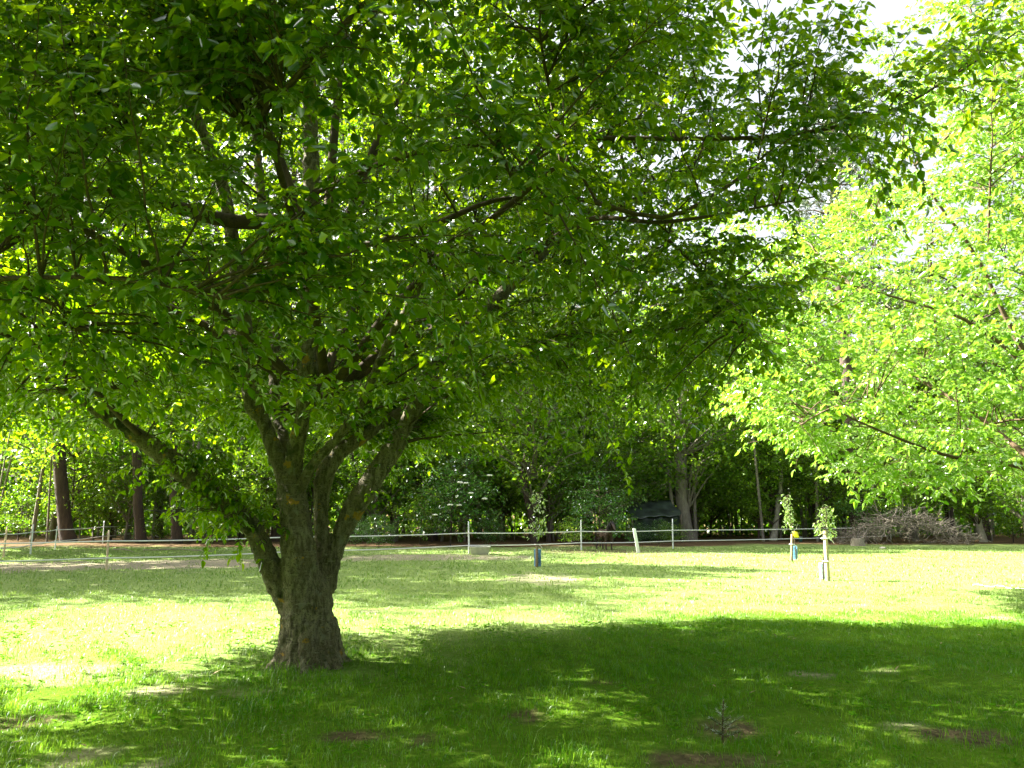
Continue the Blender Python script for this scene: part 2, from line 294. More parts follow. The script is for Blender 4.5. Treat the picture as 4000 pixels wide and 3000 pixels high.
# ------------------------------------------------------------------ trees
def crown_branches(skel, targets, br0=.03, twig_sp=.2, twig_len=(.25, .6), leaf_sp=.075, leaflets=4, L=.085, Wr=.55, t0=.35, droop=.5, simple=False, rnd_shift=0.0, compound=True, nsec=0):
    """skel (n,3) start nodes; returns wood Acc, leaves Acc"""
    wood, leaves = Acc(), Acc(); BP, BR = [], []; TP, TR = [], []; LP, LD = [], []
    use = np.zeros(len(skel)); skel = np.array(skel)
    for ti, T in enumerate(targets):
        d = T - skel; dist = np.linalg.norm(d, axis=1); cost = dist + 1.5 * np.clip(skel[:, 2] - T[2] + .25 * np.linalg.norm(d[:, :2], axis=1), 0, None)
        kk = int(np.argmin(cost + rng.uniform(0, .5, len(cost)) + .13 * use)); use[kk] += 1; use[max(0, kk - 1):kk + 2] += .3; S = skel[kk] + rng.normal(0, .01, 3); dd = T - S; ln = np.linalg.norm(dd)
        mid = S + dd * .5 + np.array([0, 0, .12 * ln]) + rng.normal(0, .08 * ln, 3) * .6
        if nsec and ti >= nsec and ln > 1.7: T = S + dd * (1.7 / ln) * rng.uniform(.8, 1.1) if rng.uniform() < .5 else T; dd = T - S; ln = np.linalg.norm(dd); mid = S + dd * .5 + np.array([0, 0, .12 * ln])
        tt = np.linspace(0, 1, 7)[:, None]; path = (1 - tt) ** 2 * S + 2 * tt * (1 - tt) * mid + tt ** 2 * T + rng.normal(0, .012 * ln, (7, 3)) * np.sin(tt * 3.14)
        BP.append(path); r = br0 * min(1.6, .5 + ln / 3) * (1.7 if ti < nsec else 1);
        if ti < nsec: skel = np.vstack([skel, path[2:], (path[2:-1] + path[3:]) / 2]); use = np.concatenate([use, np.zeros(len(skel) - len(use))])
        BR.append(np.linspace(r, r * .18, 7))
        n = max(3, int(ln * (1 - t0) / twig_sp)); ts = t0 + (1 - t0) * (np.arange(n) + rng.uniform(0, 1, n)) / n
        ts[-1] = 1.0
        for k, t in enumerate(ts):
            q = t * 6; i = min(5, int(q)); p0 = path[i] + (path[i + 1] - path[i]) * (q - i); tg = nz(path[i + 1] - path[i])
            sd_ = nz(np.cross(tg, [0, 0, 1.0])) * (1 if k % 2 else -1); dv = nz(tg * rng.uniform(.3, 1.1) + sd_ * rng.uniform(.4, 1) + np.array([0, 0, rng.normal(.05, .3)])) if t < .99 else tg
            tl = rng.uniform(*twig_len); e = p0 + dv * tl + np.array([0, 0, -droop * .3 * tl]); m_ = p0 + dv * tl * .5 + np.array([0, 0, .05 * tl])
            TP.append([p0, m_, e]); TR.append([.0045, .0035, .002])
            nl = max(2, int(tl / leaf_sp)); lt = (np.arange(nl) + .7) / nl
            for j, u in enumerate(lt):
                lp = p0 + (m_ - p0) * 2 * u if u < .5 else m_ + (e - m_) * (2 * u - 1)
                ld = nz(dv * .7 + np.cross(dv, [0, 0, 1.0]) * (1 if j % 2 else -1) * .9 + rng.normal(0, .35, 3) + np.array([0, 0, -droop * .5]))
                LP.append(lp); LD.append(ld)
    LP, LD = np.array(LP), np.array(LD); V, Qd = tubes(np.array(BP), np.array(BR), 5); wood.add(V, Qd)
    V, Qd = tubes(np.array(TP), np.array(TR), 3); wood.add(V, Qd)
    n = len(LP); cl = rng.uniform(0, 1, n)
    up = np.array([0, 0, 1.0])
    def put(pos, dr, ln, cc):
        nm = up * .8 + rng.normal(0, .85, (len(pos), 3)); ln = ln * rng.uniform(.5, 1.35, len(pos))
        if simple: V, Qq = leaf4(pos, dr, nm, ln, ln * Wr); k = 4
        else: V, Qq = leaf6(pos, dr, nm, ln, ln * Wr * rng.uniform(.85, 1.15, len(pos))); k = 6
        leaves.add(V, Qq, r=np.repeat(np.clip(cc * .6 + rng.uniform(0, .4, len(pos)) + rnd_shift, 0, 1), k))
    dn = np.array([0, 0, -droop])
    if not compound:
        for _ in range(leaflets): put(LP + rng.normal(0, L * .8, (n, 3)), nz(LD + dn * .6 + rng.normal(0, .5, (n, 3))), L, cl)
    else:
        pet = .07; sv = nz(np.cross(LD, up)); ax = nz(LD + dn * .8); base = LP + nz(LD + dn * .2) * pet
        put(base + ax * .03, nz(ax + dn * .6), L * 1.15, cl)
        put(base, nz(ax * .45 + sv + dn * .5 + rng.normal(0, .15, (n, 3))), L, cl); put(base, nz(ax * .45 - sv + dn * .5 + rng.normal(0, .15, (n, 3))), L, cl)
        if leaflets > 3:
            h = rng.uniform(0, 1, n) < (leaflets - 3) / 2.0; b2 = base - ax * .035
            put(b2[h], nz(ax[h] * .2 + sv[h] + dn * .5), L * .8, cl[h]); put(b2[h], nz(ax[h] * .2 - sv[h] + dn * .5), L * .8, cl[h])
    return wood, leaves

def ell_targets(n, c, r, zlo, inner=.5, sq=2.4, reject=None):
    out = []
    while len(out) < n:
        q = rng.uniform(-1, 1, 3); s = (abs(q[0]) ** sq + abs(q[1]) ** sq + abs(q[2]) ** sq) ** (1 / sq)
        if s > 1 or s < inner * rng.uniform(.6, 1.2): continue
        p_ = np.array(c) + q * np.array(r)
        if p_[2] < zlo + .35 * rng.uniform(): continue
        if reject is not None and reject(p_): continue
        out.append(p_)
    return np.array(out)

# ---- the big box elder
def c1(x, y, Y, rpx): q = P(900 + .663 * x, 1550 + .663 * y, Y); return [*q, rpx * .663 * Y / FPX]
def c2(x, y, Y, rpx): q = P(1.808 * x, 1.808 * y, Y); return [*q, rpx * 1.808 * Y / FPX]
D0 = 8.9; base = G(1205, 2592); D0 = base[1]
LIM = [
 [[base[0], D0, -.15, .42], [base[0], D0, .02, .37], c1(452, 1440, D0, 160), c1(452, 1320, D0, 148), c1(450, 1200, D0, 144), c1(430, 1080, D0, 128)],
 [c1(430, 1250, D0 - .03, 118), c1(415, 1050, D0 - .12, 106), c1(400, 900, D0 - .16, 98), c1(378, 700, D0 - .1, 84), c1(362, 560, D0, 84), c1(345, 440, D0, 66)],
 [c1(345, 520, D0, 60), c1(268, 330, D0 + .05, 48), c1(185, 130, D0 + .1, 42), c2(545, 860, D0, 20), c2(520, 650, D0 - .2, 17), c2(480, 400, D0 - .5, 14), c2(400, 200, D0 - .9, 12), c2(300, -40, D0 - 1.2, 8)],
 [c1(365, 500, D0, 55), c1(385, 300, D0 - .1, 50), c1(430, 90, D0 - .2, 44), c2(665, 830, D0 - .2, 24), c2(670, 600, D0 - .2, 21), c2(672, 350, D0 - .3, 18), c2(668, 150, D0 - .4, 15), c2(672, -160, D0 - .5, 9)],
 [c1(330, 400, D0 + .1, 34), c1(312, 230, D0 + .25, 30), c1(262, 80, D0 + .5, 26), c2(590, 650, D0 + 1.0, 13), c2(560, 380, D0 + 1.6, 10), c2(540, 100, D0 + 2, 6)],
 [c1(410, 540, D0 - .08, 34), c1(500, 380, D0 - .12, 30), c1(630, 240, D0 - .2, 27), c1(760, 60, D0 - .5, 23), c2(830, 760, D0 - 1.0, 10), c2(930, 580, D0 - 1.7, 7)],
 [c1(530, 1250, D0 + .05, 66), c1(545, 1000, D0 + .12, 54), c1(538, 800, D0 + .16, 42), c1(535, 620, D0 + .18, 44), c1(560, 450, D0 + .2, 56), c1(650, 320, D0 + .25, 46), c1(800, 225, D0 + .3, 38), c1(950, 120, D0 + .5, 30), c2(1050, 800, D0 + 1.0, 11), c2(1250, 740, D0 + 1.8, 6)],
 [c1(560, 1150, D0 + .15, 56), c1(590, 980, D0 + .15, 56), c1(645, 830, D0 + .18, 50), c1(710, 690, D0 + .15, 62), c1(790, 560, D0 + .1, 66), c1(895, 400, D0 + .15, 60), c1(975, 280, D0 + .2, 58), c1(1040, 150, D0 + .25, 46), c2(960, 760, D0 + .5, 20), c2(1050, 670, D0 + .9, 15), c2(1200, 520, D0 + 1.4, 10), c2(1350, 380, D0 + 2, 6)],
 [c1(360, 1230, D0, 80), c1(300, 1120, D0 - .05, 74), c1(235, 1000, D0 - .15, 66), c1(180, 870, D0 - .2, 60), c1(95, 730, D0 - .25, 56), c2(470, 1075, D0 - .25, 28), c2(405, 1025, D0 - .3, 25), c2(330, 965, D0 - .35, 20), c2(212, 890, D0 - .5, 13), c2(80, 800, D0 - .8, 8)],
 [c2(668, 520, D0 - .2, 16), c2(610, 482, D0 - .3, 18), c2(500, 478, D0 - .6, 17), c2(400, 452, D0 - .9, 15), c2(280, 420, D0 - 1.3, 13), c2(160, 410, D0 - 1.7, 9)],
 [c2(672, 560, D0 - .2, 12), c2(820, 520, D0 - .7, 10), c2(950, 480, D0 - 1.1, 11), c2(1080, 430, D0 - 1.5, 8), c2(1250, 430, D0 - 1.6, 8), c2(1430, 470, D0 - 1.7, 7.5), c2(1560, 410, D0 - 1.8, 7), c2(1640, 350, D0 - 1.8, 5)],
 [c2(1100, 600, D0 + 1.2, 9), c2(1250, 480, D0 - .4, 9), c2(1430, 480, D0 - 1.4, 7), c2(1600, 455, D0 - 1.5, 4.5), c2(1760, 425, D0 - 1.6, 2.5)],
 [c2(672, 420, D0 - .3, 10), c2(900, 330, D0 - .9, 9), c2(1250, 300, D0 - 1.2, 9), c2(1500, 300, D0 - 1.5, 8), c2(1700, 292, D0 - 1.6, 7.5), c2(1900, 250, D0 - 1.7, 6), c2(2050, 170, D0 - 1.8, 4), c2(2210, 60, D0 - 1.9, 2.5)],
]
z0 = 2.7
def skel_extra(a, b_, r0, r1): return [[*a, r0], [*((np.array(a) * .6 + np.array(b_) * .4) + [0, 0, .25]), r0 * .8], [*b_, r1]]
cx, cy = base[0], D0
for tgt in [(cx + .3, cy - 3.3, 4.6), (cx + 2.6, cy - 2.6, 4.5), (cx - 2.3, cy - 2.6, 4.4), (cx, cy + 3.2, 5.2), (cx + 3.0, cy + 2.8, 4.9), (cx - 3.2, cy + 2.6, 4.6), (cx - 4.2, cy, 4.8), (cx + 4, cy + .5, 5.6), (cx + 1.5, cy, 8), (cx - 2, cy + .5, 8.5), (cx, cy + 1, 10)]:
    LIM.append(skel_extra((cx + .1 * np.sign(tgt[0] - cx), cy, 2.9 if tgt[2] < 7 else 4.5), tgt, .06, .02))
tree = thing('boxelder_tree', base, 'large spreading tree with a forked mossy trunk and dark shaded leafy crown on the lawn', 'tree')
acc = Acc()
for k, Lm in enumerate(LIM[:9]):
    V, Qd, T3 = limb(Lm, 60 if k else 40, 20, wob=.035, flute=.03 if k == 0 else .0); acc.add(V, Qd, T3)
for a in (20, 95, 160, 215, 280, 330):       # root flare
    ca, sa = math.cos(R(a)), math.sin(R(a)); V, Qd, T3 = limb([[base[0] + ca * .16, D0 + sa * .16, .42, .14], [base[0] + ca * .27, D0 + sa * .27, .12, .10], [base[0] + ca * .36, D0 + sa * .36, 0.0, .075], [base[0] + ca * .54, D0 + sa * .54, -.10, .05]], 14, 10, wob=.08); acc.add(V, Qd, T3)
tr = acc.obj('trunk', M['bark'], tree, smooth=True, origin=base)
md = tr.modifiers.new('fuse', 'REMESH'); md.mode = 'VOXEL'; md.voxel_size = .016; md.use_smooth_shade = True
ms_ = tr.modifiers.new('smooth', 'SMOOTH'); ms_.iterations = 2; ms_.factor = .5
tx = bpy.data.textures.new('bark_lumps', 'CLOUDS'); tx.noise_scale = .07; tx.noise_depth = 4
dm = tr.modifiers.new('lumps', 'DISPLACE'); dm.texture = tx; dm.strength = .045; dm.mid_level = .5; dm.texture_coords = 'LOCAL'
acc = Acc()
for Lm in LIM[9:]:
    if Lm in LIM[10:13]: Lm = [[*r_[:3], r_[3] * .68] for r_ in Lm]
    V, Qd, T3 = limb(Lm, 22, 8, wob=.04); acc.add(V, Qd, T3)
skel = np.concatenate([catmull(Lm, 16)[5 if i in (2, 3, 4, 5, 6, 7) else 0:, :3] for i, Lm in enumerate(LIM) if i > 1])
skel = skel[skel[:, 2] > 2.3]
skel = skel[skel[:, 0] < 2.9]
def rej(q):
    # keep the stretch in front of and around the fork open, the upper right corner free
    if abs(q[0] - cx - .2) < 1.3 and abs(q[1] - cy) < 1.5 and q[2] < 3.3: return True
    if q[1] < cy - 1 and q[2] < 2.45: return True
    if q[0] > cx + 5.5 and q[2] > 5.0: return True
    if q[0] > cx + 1.6 and q[2] < 3.05 and rng.uniform() < .65: return True
    if q[0] > cx + 2.2 and 2.6 < q[2] < 5.2 and rng.uniform() < .58: return True
    if q[0] > cx + 2.6 and q[2] > 5.2 and rng.uniform() < .3: return True
    if abs(q[0] - cx - .15) < .9 and cy - 3.6 < q[1] < cy + .2 and q[2] > 3 and rng.uniform() < .55: return True
    if vnoise(q[0] * 1.3 + q[1] * .4, q[2] * 1.6 - q[1] * .5, 1.3, 2) > .7 and rng.uniform() < .7: return True
    if q[0] > cx + 3.7 and q[2] > 4.3 and rng.uniform() < .6: return True
    return False
T1 = ell_targets(2200, (cx - .1, cy, 5.7), (5.6, 5.0, 4.2), 2.4, inner=.5, reject=rej)
T1 = np.concatenate([T1, ell_targets(90, (cx + 3.8, cy + .6, 4.2), (2.0, 2.4, 1.9), 2.4, inner=.1, reject=rej)])
# spray round the long right hand limb
bl = catmull(LIM[12], 30)[13:, :3]; T2 = bl[rng.integers(0, len(bl), 30)] + rng.normal(0, .33, (30, 3)) * [.8, 1, .8]
T1 = T1[rng.permutation(len(T1))]
wd, lv = crown_branches(skel, T1, nsec=120, br0=.013, t0=.12, twig_sp=.14, leaf_sp=.07, leaflets=4.2, L=.084, Wr=.56)
w2, l2 = crown_branches(bl, T2, br0=.010, twig_sp=.10, leaf_sp=.07, leaflets=4.2, L=.084, Wr=.56, t0=.1)
# leafy shoots on the low left limb and a few on the right one
ll = catmull(LIM[8], 60)[26:42, :3]; T3_ = ll[rng.integers(0, len(ll), 54)] + rng.normal(0, .2, (54, 3)) + [.0, -.12, .06]
w3, l3 = crown_branches(ll, T3_, br0=.008, twig_sp=.10, twig_len=(.12, .3), leaf_sp=.06, leaflets=3.4, L=.07, t0=.1, droop=.8)
rl = catmull(LIM[7], 40)[14:30, :3]; T4 = rl[rng.integers(0, len(rl), 9)] + rng.normal(0, .13, (9, 3))
w4, l4 = crown_branches(rl, T4, br0=.006, twig_sp=.12, twig_len=(.1, .2), leaf_sp=.08, leaflets=3, L=.06, t0=.2)
for ww in (wd, w2, w3, w4): acc.add(np.concatenate(ww.V), np.concatenate(ww.Q))if len(ww.V) == 1 else [acc.add(v, q - (0 if i == 0 else sum(len(x) for x in ww.V[:i]))) for i, (v, q) in enumerate(zip(ww.V, ww.Q))]
acc.obj('branches', M['twig'], tree, origin=base)
def merge(*ls):
    a = Acc()
    for l in ls: a.add(np.concatenate(l.V), np.concatenate(l.Q), r=np.concatenate(l.r))
    return a
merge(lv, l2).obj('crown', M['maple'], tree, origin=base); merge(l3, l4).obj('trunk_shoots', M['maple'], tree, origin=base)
print('main leaves', lv.n // 6)

# ---- right hand young box elder
b2 = np.array([10.6, 15.0, 0.0])
t2 = thing('boxelder_tree', b2, 'bright yellow-green sunlit tree reaching in from the right edge above the brush pile', 'tree')
def q2(x, y, Y, r): q = P(1.808 * x, 1.808 * y, Y); return [*q, r]
TL = [[[10.6, 15, -.1, .26], [10.6, 15, .1, .22], [10.5, 15, 1.2, .19], [10.4, 15, 2.0, .18]],
 [[10.4, 15, 1.9, .13], q2(2260, 860, 14.8, .09), q2(2180, 700, 14.6, .065), q2(2100, 540, 14.5, .05), q2(2020, 430, 14.3, .035), q2(1950, 310, 14.2, .015)],
 [[10.4, 15, 1.8, .1], q2(2212, 1012, 14.3, .06), q2(2050, 985, 14, .045), q2(1900, 930, 13.8, .03), q2(1770, 870, 13.6, .012)],
 [[10.4, 15, 1.9, .11], q2(2240, 830, 14.5, .06), q2(2100, 700, 14.4, .045), q2(1960, 650, 14.2, .03), q2(1780, 600, 14, .012)],
 [[10.4, 15, 2, .13], q2(2290, 700, 15, .09), q2(2230, 400, 15, .06), q2(2150, 200, 15, .04), q2(2080, -40, 15, .02)],
 [[10.4, 15, 2, .13], q2(2300, 600, 15.3, .1), q2(2310, 200, 15.6, .06), q2(2300, -100, 15.6, .03)],
 [[10.4, 15, 1.8, .1], q2(2210, 1000, 14.5, .05), q2(2080, 1040, 14.5, .03), q2(1950, 1050, 14.5, .012)],
 [[10.4, 15, 2, .1], [9.5, 17, 4, .06], [8, 18.5, 5.5, .02]], [[10.4, 15, 2, .1], [12, 16.5, 4, .06], [13.5, 17.5, 6, .02]], [[10.4, 15, 2, .1], [12, 13.5, 4, .06], [13.5, 12, 5.5, .02]], [[10.4, 15, 2, .1], [9.7, 13, 3.6, .06], [8.5, 11.5, 5, .02]]]
a1 = Acc(); a3 = Acc()
for i, Lm in enumerate(TL):
    Lm = [[*r_[:3], r_[3] * (1 if i == 0 else .7)] for r_ in Lm]; V, Qd, T3 = limb(Lm, 20, 10 if i == 0 else 7, wob=.05); (a1 if i == 0 else a3).add(V, Qd, T3)
a1.obj('trunk', M['bark_grey'], t2, smooth=True, origin=b2)
sk2 = np.concatenate([catmull(Lm, 14)[3:, :3] for Lm in TL[1:]])
def rej2(q):
    return q[2] > 7.5 and (q[0] < 7.4 + (q[2] - 7.5) * .1) or (q[2] > 6 and q[0] < 6.2)
T5 = ell_targets(900, (10.3, 15, 5.4), (5.7, 4.6, 7.4), 2.35, inner=.5, reject=rej2)
T5 = T5[T5[:, 0] < 12.5]
T5 = np.concatenate([T5, np.array([q2(rng.uniform(1530, 1800), rng.uniform(470, 900), rng.uniform(14, 17.5), 0)[:3] for _ in range(105)])])
T5 = np.concatenate([T5, np.array([q2(rng.uniform(1790, 2212), rng.uniform(990, 1060), rng.uniform(13, 15), 0)[:3] for _ in range(26)])])
T5 = T5[rng.permutation(len(T5))]
wd, lv = crown_branches(sk2, T5, nsec=70, t0=.15, br0=.011, twig_sp=.16, leaf_sp=.085, leaflets=4, L=.10, Wr=.58)
for i, (v, q) in enumerate(zip(wd.V, wd.Q)): a3.add(v, q - (0 if i == 0 else len(wd.V[0])))
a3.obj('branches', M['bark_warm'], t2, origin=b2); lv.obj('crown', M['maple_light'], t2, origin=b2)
print('right leaves', lv.n // 6)

# ---- woodland prototypes (unit meshes shared by copies)
def proto_tree(h, zc, rad, nb, L, leafl, mt, bk, tr_r, seed_shift=0.0, droop=.4, tw=(.4, .9), tsp=.45, lsp=.2):
    n = 9; zs = np.linspace(.12 * h, .92 * h, n); skel = np.stack([rng.normal(0, .012 * h, n).cumsum() * .6, rng.normal(0, .012 * h, n).cumsum() * .6, zs], 1)
    T = ell_targets(nb, (0, 0, (zc + h) / 2), (rad, rad, (h - zc) / 2), zc, inner=.35, sq=2.2)
    wd, lv = crown_branches(skel, T, br0=.03 * h / 10, twig_sp=tsp, twig_len=tw, leaf_sp=lsp, leaflets=leafl, L=L, Wr=.6, t0=.3, droop=droop, simple=True, compound=False, rnd_shift=seed_shift)
    br = Acc()
    for i, (v, q) in enumerate(zip(wd.V, wd.Q)):
        if i == 0: br.add(v, q)
    cr = lv.obj('crown', mt); bo = br.obj('branches', bk)
    V, Qd, T3 = limb([[0, 0, -.2, tr_r * 1.25], [0, 0, .15, tr_r * 1.0]] + [[*skel[i], tr_r * .85 * (1 - .8 * i / (n - 1))] for i in range(0, n)], 40, 10, wob=.05); t_ = Acc().add(V, Qd, T3).obj('trunk', bk, smooth=True)
    for o in (cr, bo, t_): COL.objects.unlink(o)
    return {'crown': cr, 'branches': bo, 'trunk': t_}
PR = {
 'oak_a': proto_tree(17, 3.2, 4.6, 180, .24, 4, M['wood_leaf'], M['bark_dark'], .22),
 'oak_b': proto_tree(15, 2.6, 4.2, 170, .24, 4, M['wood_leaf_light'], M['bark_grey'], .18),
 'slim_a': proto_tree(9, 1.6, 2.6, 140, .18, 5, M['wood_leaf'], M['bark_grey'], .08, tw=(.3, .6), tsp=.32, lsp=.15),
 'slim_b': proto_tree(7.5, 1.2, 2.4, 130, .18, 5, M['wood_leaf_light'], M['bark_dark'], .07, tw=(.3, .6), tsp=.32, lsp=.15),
 'bush': proto_tree(3.2, .15, 1.7, 75, .11, 4, M['elder_leaf'], M['bark_dark'], .03, tw=(.2, .45), tsp=.22, lsp=.11),
 'bush_light': proto_tree(3.0, .2, 1.7, 70, .10, 4, M['wood_leaf'], M['bark_dark'], .03, tw=(.2, .45), tsp=.22, lsp=.11),
}
# pine crown: needle clumps on open boughs
def pine_proto():
    h = 27; zs = np.linspace(12, 26, 14); skel = np.stack([zs * 0, zs * 0, zs], 1); T = []
    for _ in range(160):
        z = rng.uniform(12.5, 26.8); r = (1 - (z - 12) / 17) * 3.8 * rng.uniform(.35, 1) + .5; a = rng.uniform(0, 6.28); T.append([r * math.cos(a), r * math.sin(a), z + .2 * r])
    BP, BR, LP, LD = [], [], [], []
    for t in np.array(T):
        s = np.array([0, 0, t[2] - .3 * np.hypot(t[0], t[1])]); tt = np.linspace(0, 1, 5)[:, None]; pth = s + (t - s) * tt + rng.normal(0, .08, (5, 3)); BP.append(pth); BR.append(np.linspace(.06, .015, 5))
        for k in range(7):
            c_ = pth[4] + rng.normal(0, .35, 3) if k < 4 else pth[3] + rng.normal(0, .35, 3); n_ = 26; LP.append(c_ + rng.normal(0, .05, (n_, 3))); LD.append(nz(rng.normal(0, 1, (n_, 3)) + [0, 0, .5]))
    LP, LD = np.concatenate(LP), np.concatenate(LD); V, Qd = leaf4(LP, LD, rng.normal(0, 1, LP.shape), np.full(len(LP), .28), np.full(len(LP), .055))
    cr = Acc().add(V, Qd, r=np.repeat(rng.uniform(0, 1, len(LP)), 4)).obj('crown', M['pine_leaf']); V, Qd = tubes(np.array(BP), np.array(BR), 4); bo = Acc().add(V, Qd).obj('branches', M['bark_warm'])
    V, Qd, T3 = limb([[0, 0, -.2, .5], [0, 0, .3, .38], [.05, 0, 6, .33], [0, .1, 14, .26], [0, 0, 22, .12], [0, 0, 27, .03]], 40, 14, wob=.04); t_ = Acc().add(V, Qd, T3).obj('trunk', M['bark_dark'], smooth=True)
    for o in (cr, bo, t_): COL.objects.unlink(o)
    return {'crown': cr, 'branches': bo, 'trunk': t_}
PR['pine'] = pine_proto()

def wood_tree(kind, x, y, s=1.0, name='woodland_tree', label='', cat='tree', group=None, trunk=None, szc=1.0, cs=1.0, bark=None):
    """trunk: list of (px,py,half_width_px) in photo pixels traced bottom to top, else the shared trunk"""
    r = thing(name, (x, y, 0), label, cat, group, rz=0)
    a = rng.uniform(0, 6.28)
    for k, src in PR[kind].items():
        if k == 'trunk' and trunk is not None:
            pts = [[*P(px, py, y), max(hw * y / FPX, .02)] for px, py, hw in trunk]; b0 = list(pts[0]); b0[2] = -.15; b0[3] *= 1.35; b1 = list(pts[0]); b1[2] = .12; b1[3] *= 1.12
            if pts[-1][2] < 7: d_ = np.array(pts[-1]) - np.array(pts[-2]); e = np.array(pts[-1]) + d_ / max(d_[2], .2) * (8 - pts[-1][2]) * .8; e[3] = pts[-1][3] * .5; pts.append(list(e))
            V, Qd, T3 = limb([b0, b1] + pts[1:], 34, 12, wob=.05); Acc().add(V, Qd, T3).obj('trunk', bark or M['bark_dark'], r, smooth=True, origin=(x, y, 0)); continue
        o = src.copy(); COL.objects.link(o); o.parent = r; o.rotation_euler = (0, 0, a); sc = s * (cs if k != 'trunk' else 1); o.scale = (sc, sc, s * szc)
    return r

WG = 'trees along the edge of the wood'
def base_at(px, py): g = G(px, py); return g
def traced(kind, px, py, label, trunk, **k):
    g = G(px, py); return wood_tree(kind, g[0], g[1], label=label, trunk=trunk, group=WG, **k)
traced('pine', 262, 2118, 'thick dark pine trunk standing left behind the white electric fence', [(265, 2118, 28), (255, 2050, 26), (240, 1900, 24), (232, 1780, 23), (225, 1500, 21), (215, 1000, 18), (212, 500, 10)], name='pine_tree')
traced('pine', 548, 2122, 'dark trunk holding the left end of the slung camouflage net', [(550, 2122, 20), (545, 2050, 19), (540, 1985, 18), (536, 1850, 17), (530, 1600, 14)])
traced('pine', 690, 2124, 'dark trunk under the low sagging middle of the camouflage net', [(690, 2124, 20), (688, 2050, 19), (682, 1990, 17), (680, 1850, 15), (678, 1600, 12)])
traced('oak_b', 2085, 2122, 'slender dark tree with a side bough, behind the sapling in the blue mesh guard', [(2087, 2122, 14), (2075, 2020, 12), (2055, 1930, 11), (2047, 1830, 10), (2060, 1740, 8), (2075, 1600, 6)], bark=M['bark_dark'])
traced('slim_a', 2143, 2118, 'straight thin dark tree just right of the sapling in the blue mesh guard', [(2143, 2118, 8), (2142, 2030, 7), (2140, 1900, 6), (2138, 1700, 5)])
traced('slim_b', 2180, 2098, 'thin pale barked tree beside a sunlit leaf heap, two trunks right of the sapling', [(2180, 2098, 7), (2178, 2030, 6), (2182, 1930, 6), (2190, 1700, 4)], bark=M['bark_pale'])
traced('oak_b', 2685, 2112, 'thick grey trunk standing just right of the last white fence post', [(2690, 2112, 29), (2678, 2060, 26), (2665, 1960, 25), (2660, 1850, 24), (2655, 1600, 20)], bark=M['bark_grey'])
traced('slim_b', 3022, 2112, 'pale leaning trunk left of the two staked saplings on the right', [(3022, 2112, 13), (3032, 2040, 11), (3040, 1960, 10), (3048, 1920, 9), (3052, 1800, 7), (3060, 1600, 5)], bark=M['bark_pale'])
traced('pine', 3108, 2070, 'dark upright trunk right behind the sapling with the yellow tag', [(3110, 2070, 17), (3105, 1990, 14), (3102, 1900, 13), (3100, 1700, 10)])
traced('slim_a', 3300, 2098, 'slim trunk between the staked sapling and the left end of the brush pile', [(3300, 2098, 9), (3296, 2000, 8), (3290, 1850, 7)])
traced('oak_b', 3628, 2080, 'grey trunk rising behind the middle of the brush pile', [(3630, 2080, 14), (3626, 2000, 12), (3620, 1900, 11), (3612, 1750, 9)], bark=M['bark_grey'])
traced('oak_a', 3846, 2112, 'stout dark trunk at the right end of the brush pile', [(3850, 2112, 20), (3838, 2000, 17), (3826, 1900, 15), (3815, 1750, 13)])
traced('slim_b', 3822, 2118, 'pale grey trunk leaning against the stout dark one right of the brush pile', [(3842, 2118, 13), (3825, 2050, 12), (3806, 1960, 11), (3795, 1900, 10), (3785, 1700, 8)], bark=M['bark_pale'])
traced('slim_a', 1530, 2098, 'thin trunk right of the big tree trunk, beyond the low round bush', [(1530, 2098, 6), (1528, 2000, 5), (1524, 1880, 5)])
traced('slim_a', 1965, 2106, 'thin pale trunk behind the fence, right of the white tub', [(1968, 2106, 7), (1962, 2040, 6), (1958, 1900, 5)], bark=M['bark_grey'])
traced('slim_b', 2520, 2090, 'thin bent trunk standing in front of the dark green tarp shelter', [(2510, 2090, 8), (2497, 2020, 8), (2488, 1930, 7), (2470, 1800, 6)], bark=M['bark_dark'])
pp = P(3270, 900, 44); wood_tree('pine', pp[0], 44, 1.02, 'pine_tree', 'tall pine whose top stands against the sky at the upper right', group=WG)
EDGE_L = 'leafy tree in the unbroken edge of the wood, only its foliage to be seen'
EG = 'leafy trees filling the edge of the wood'
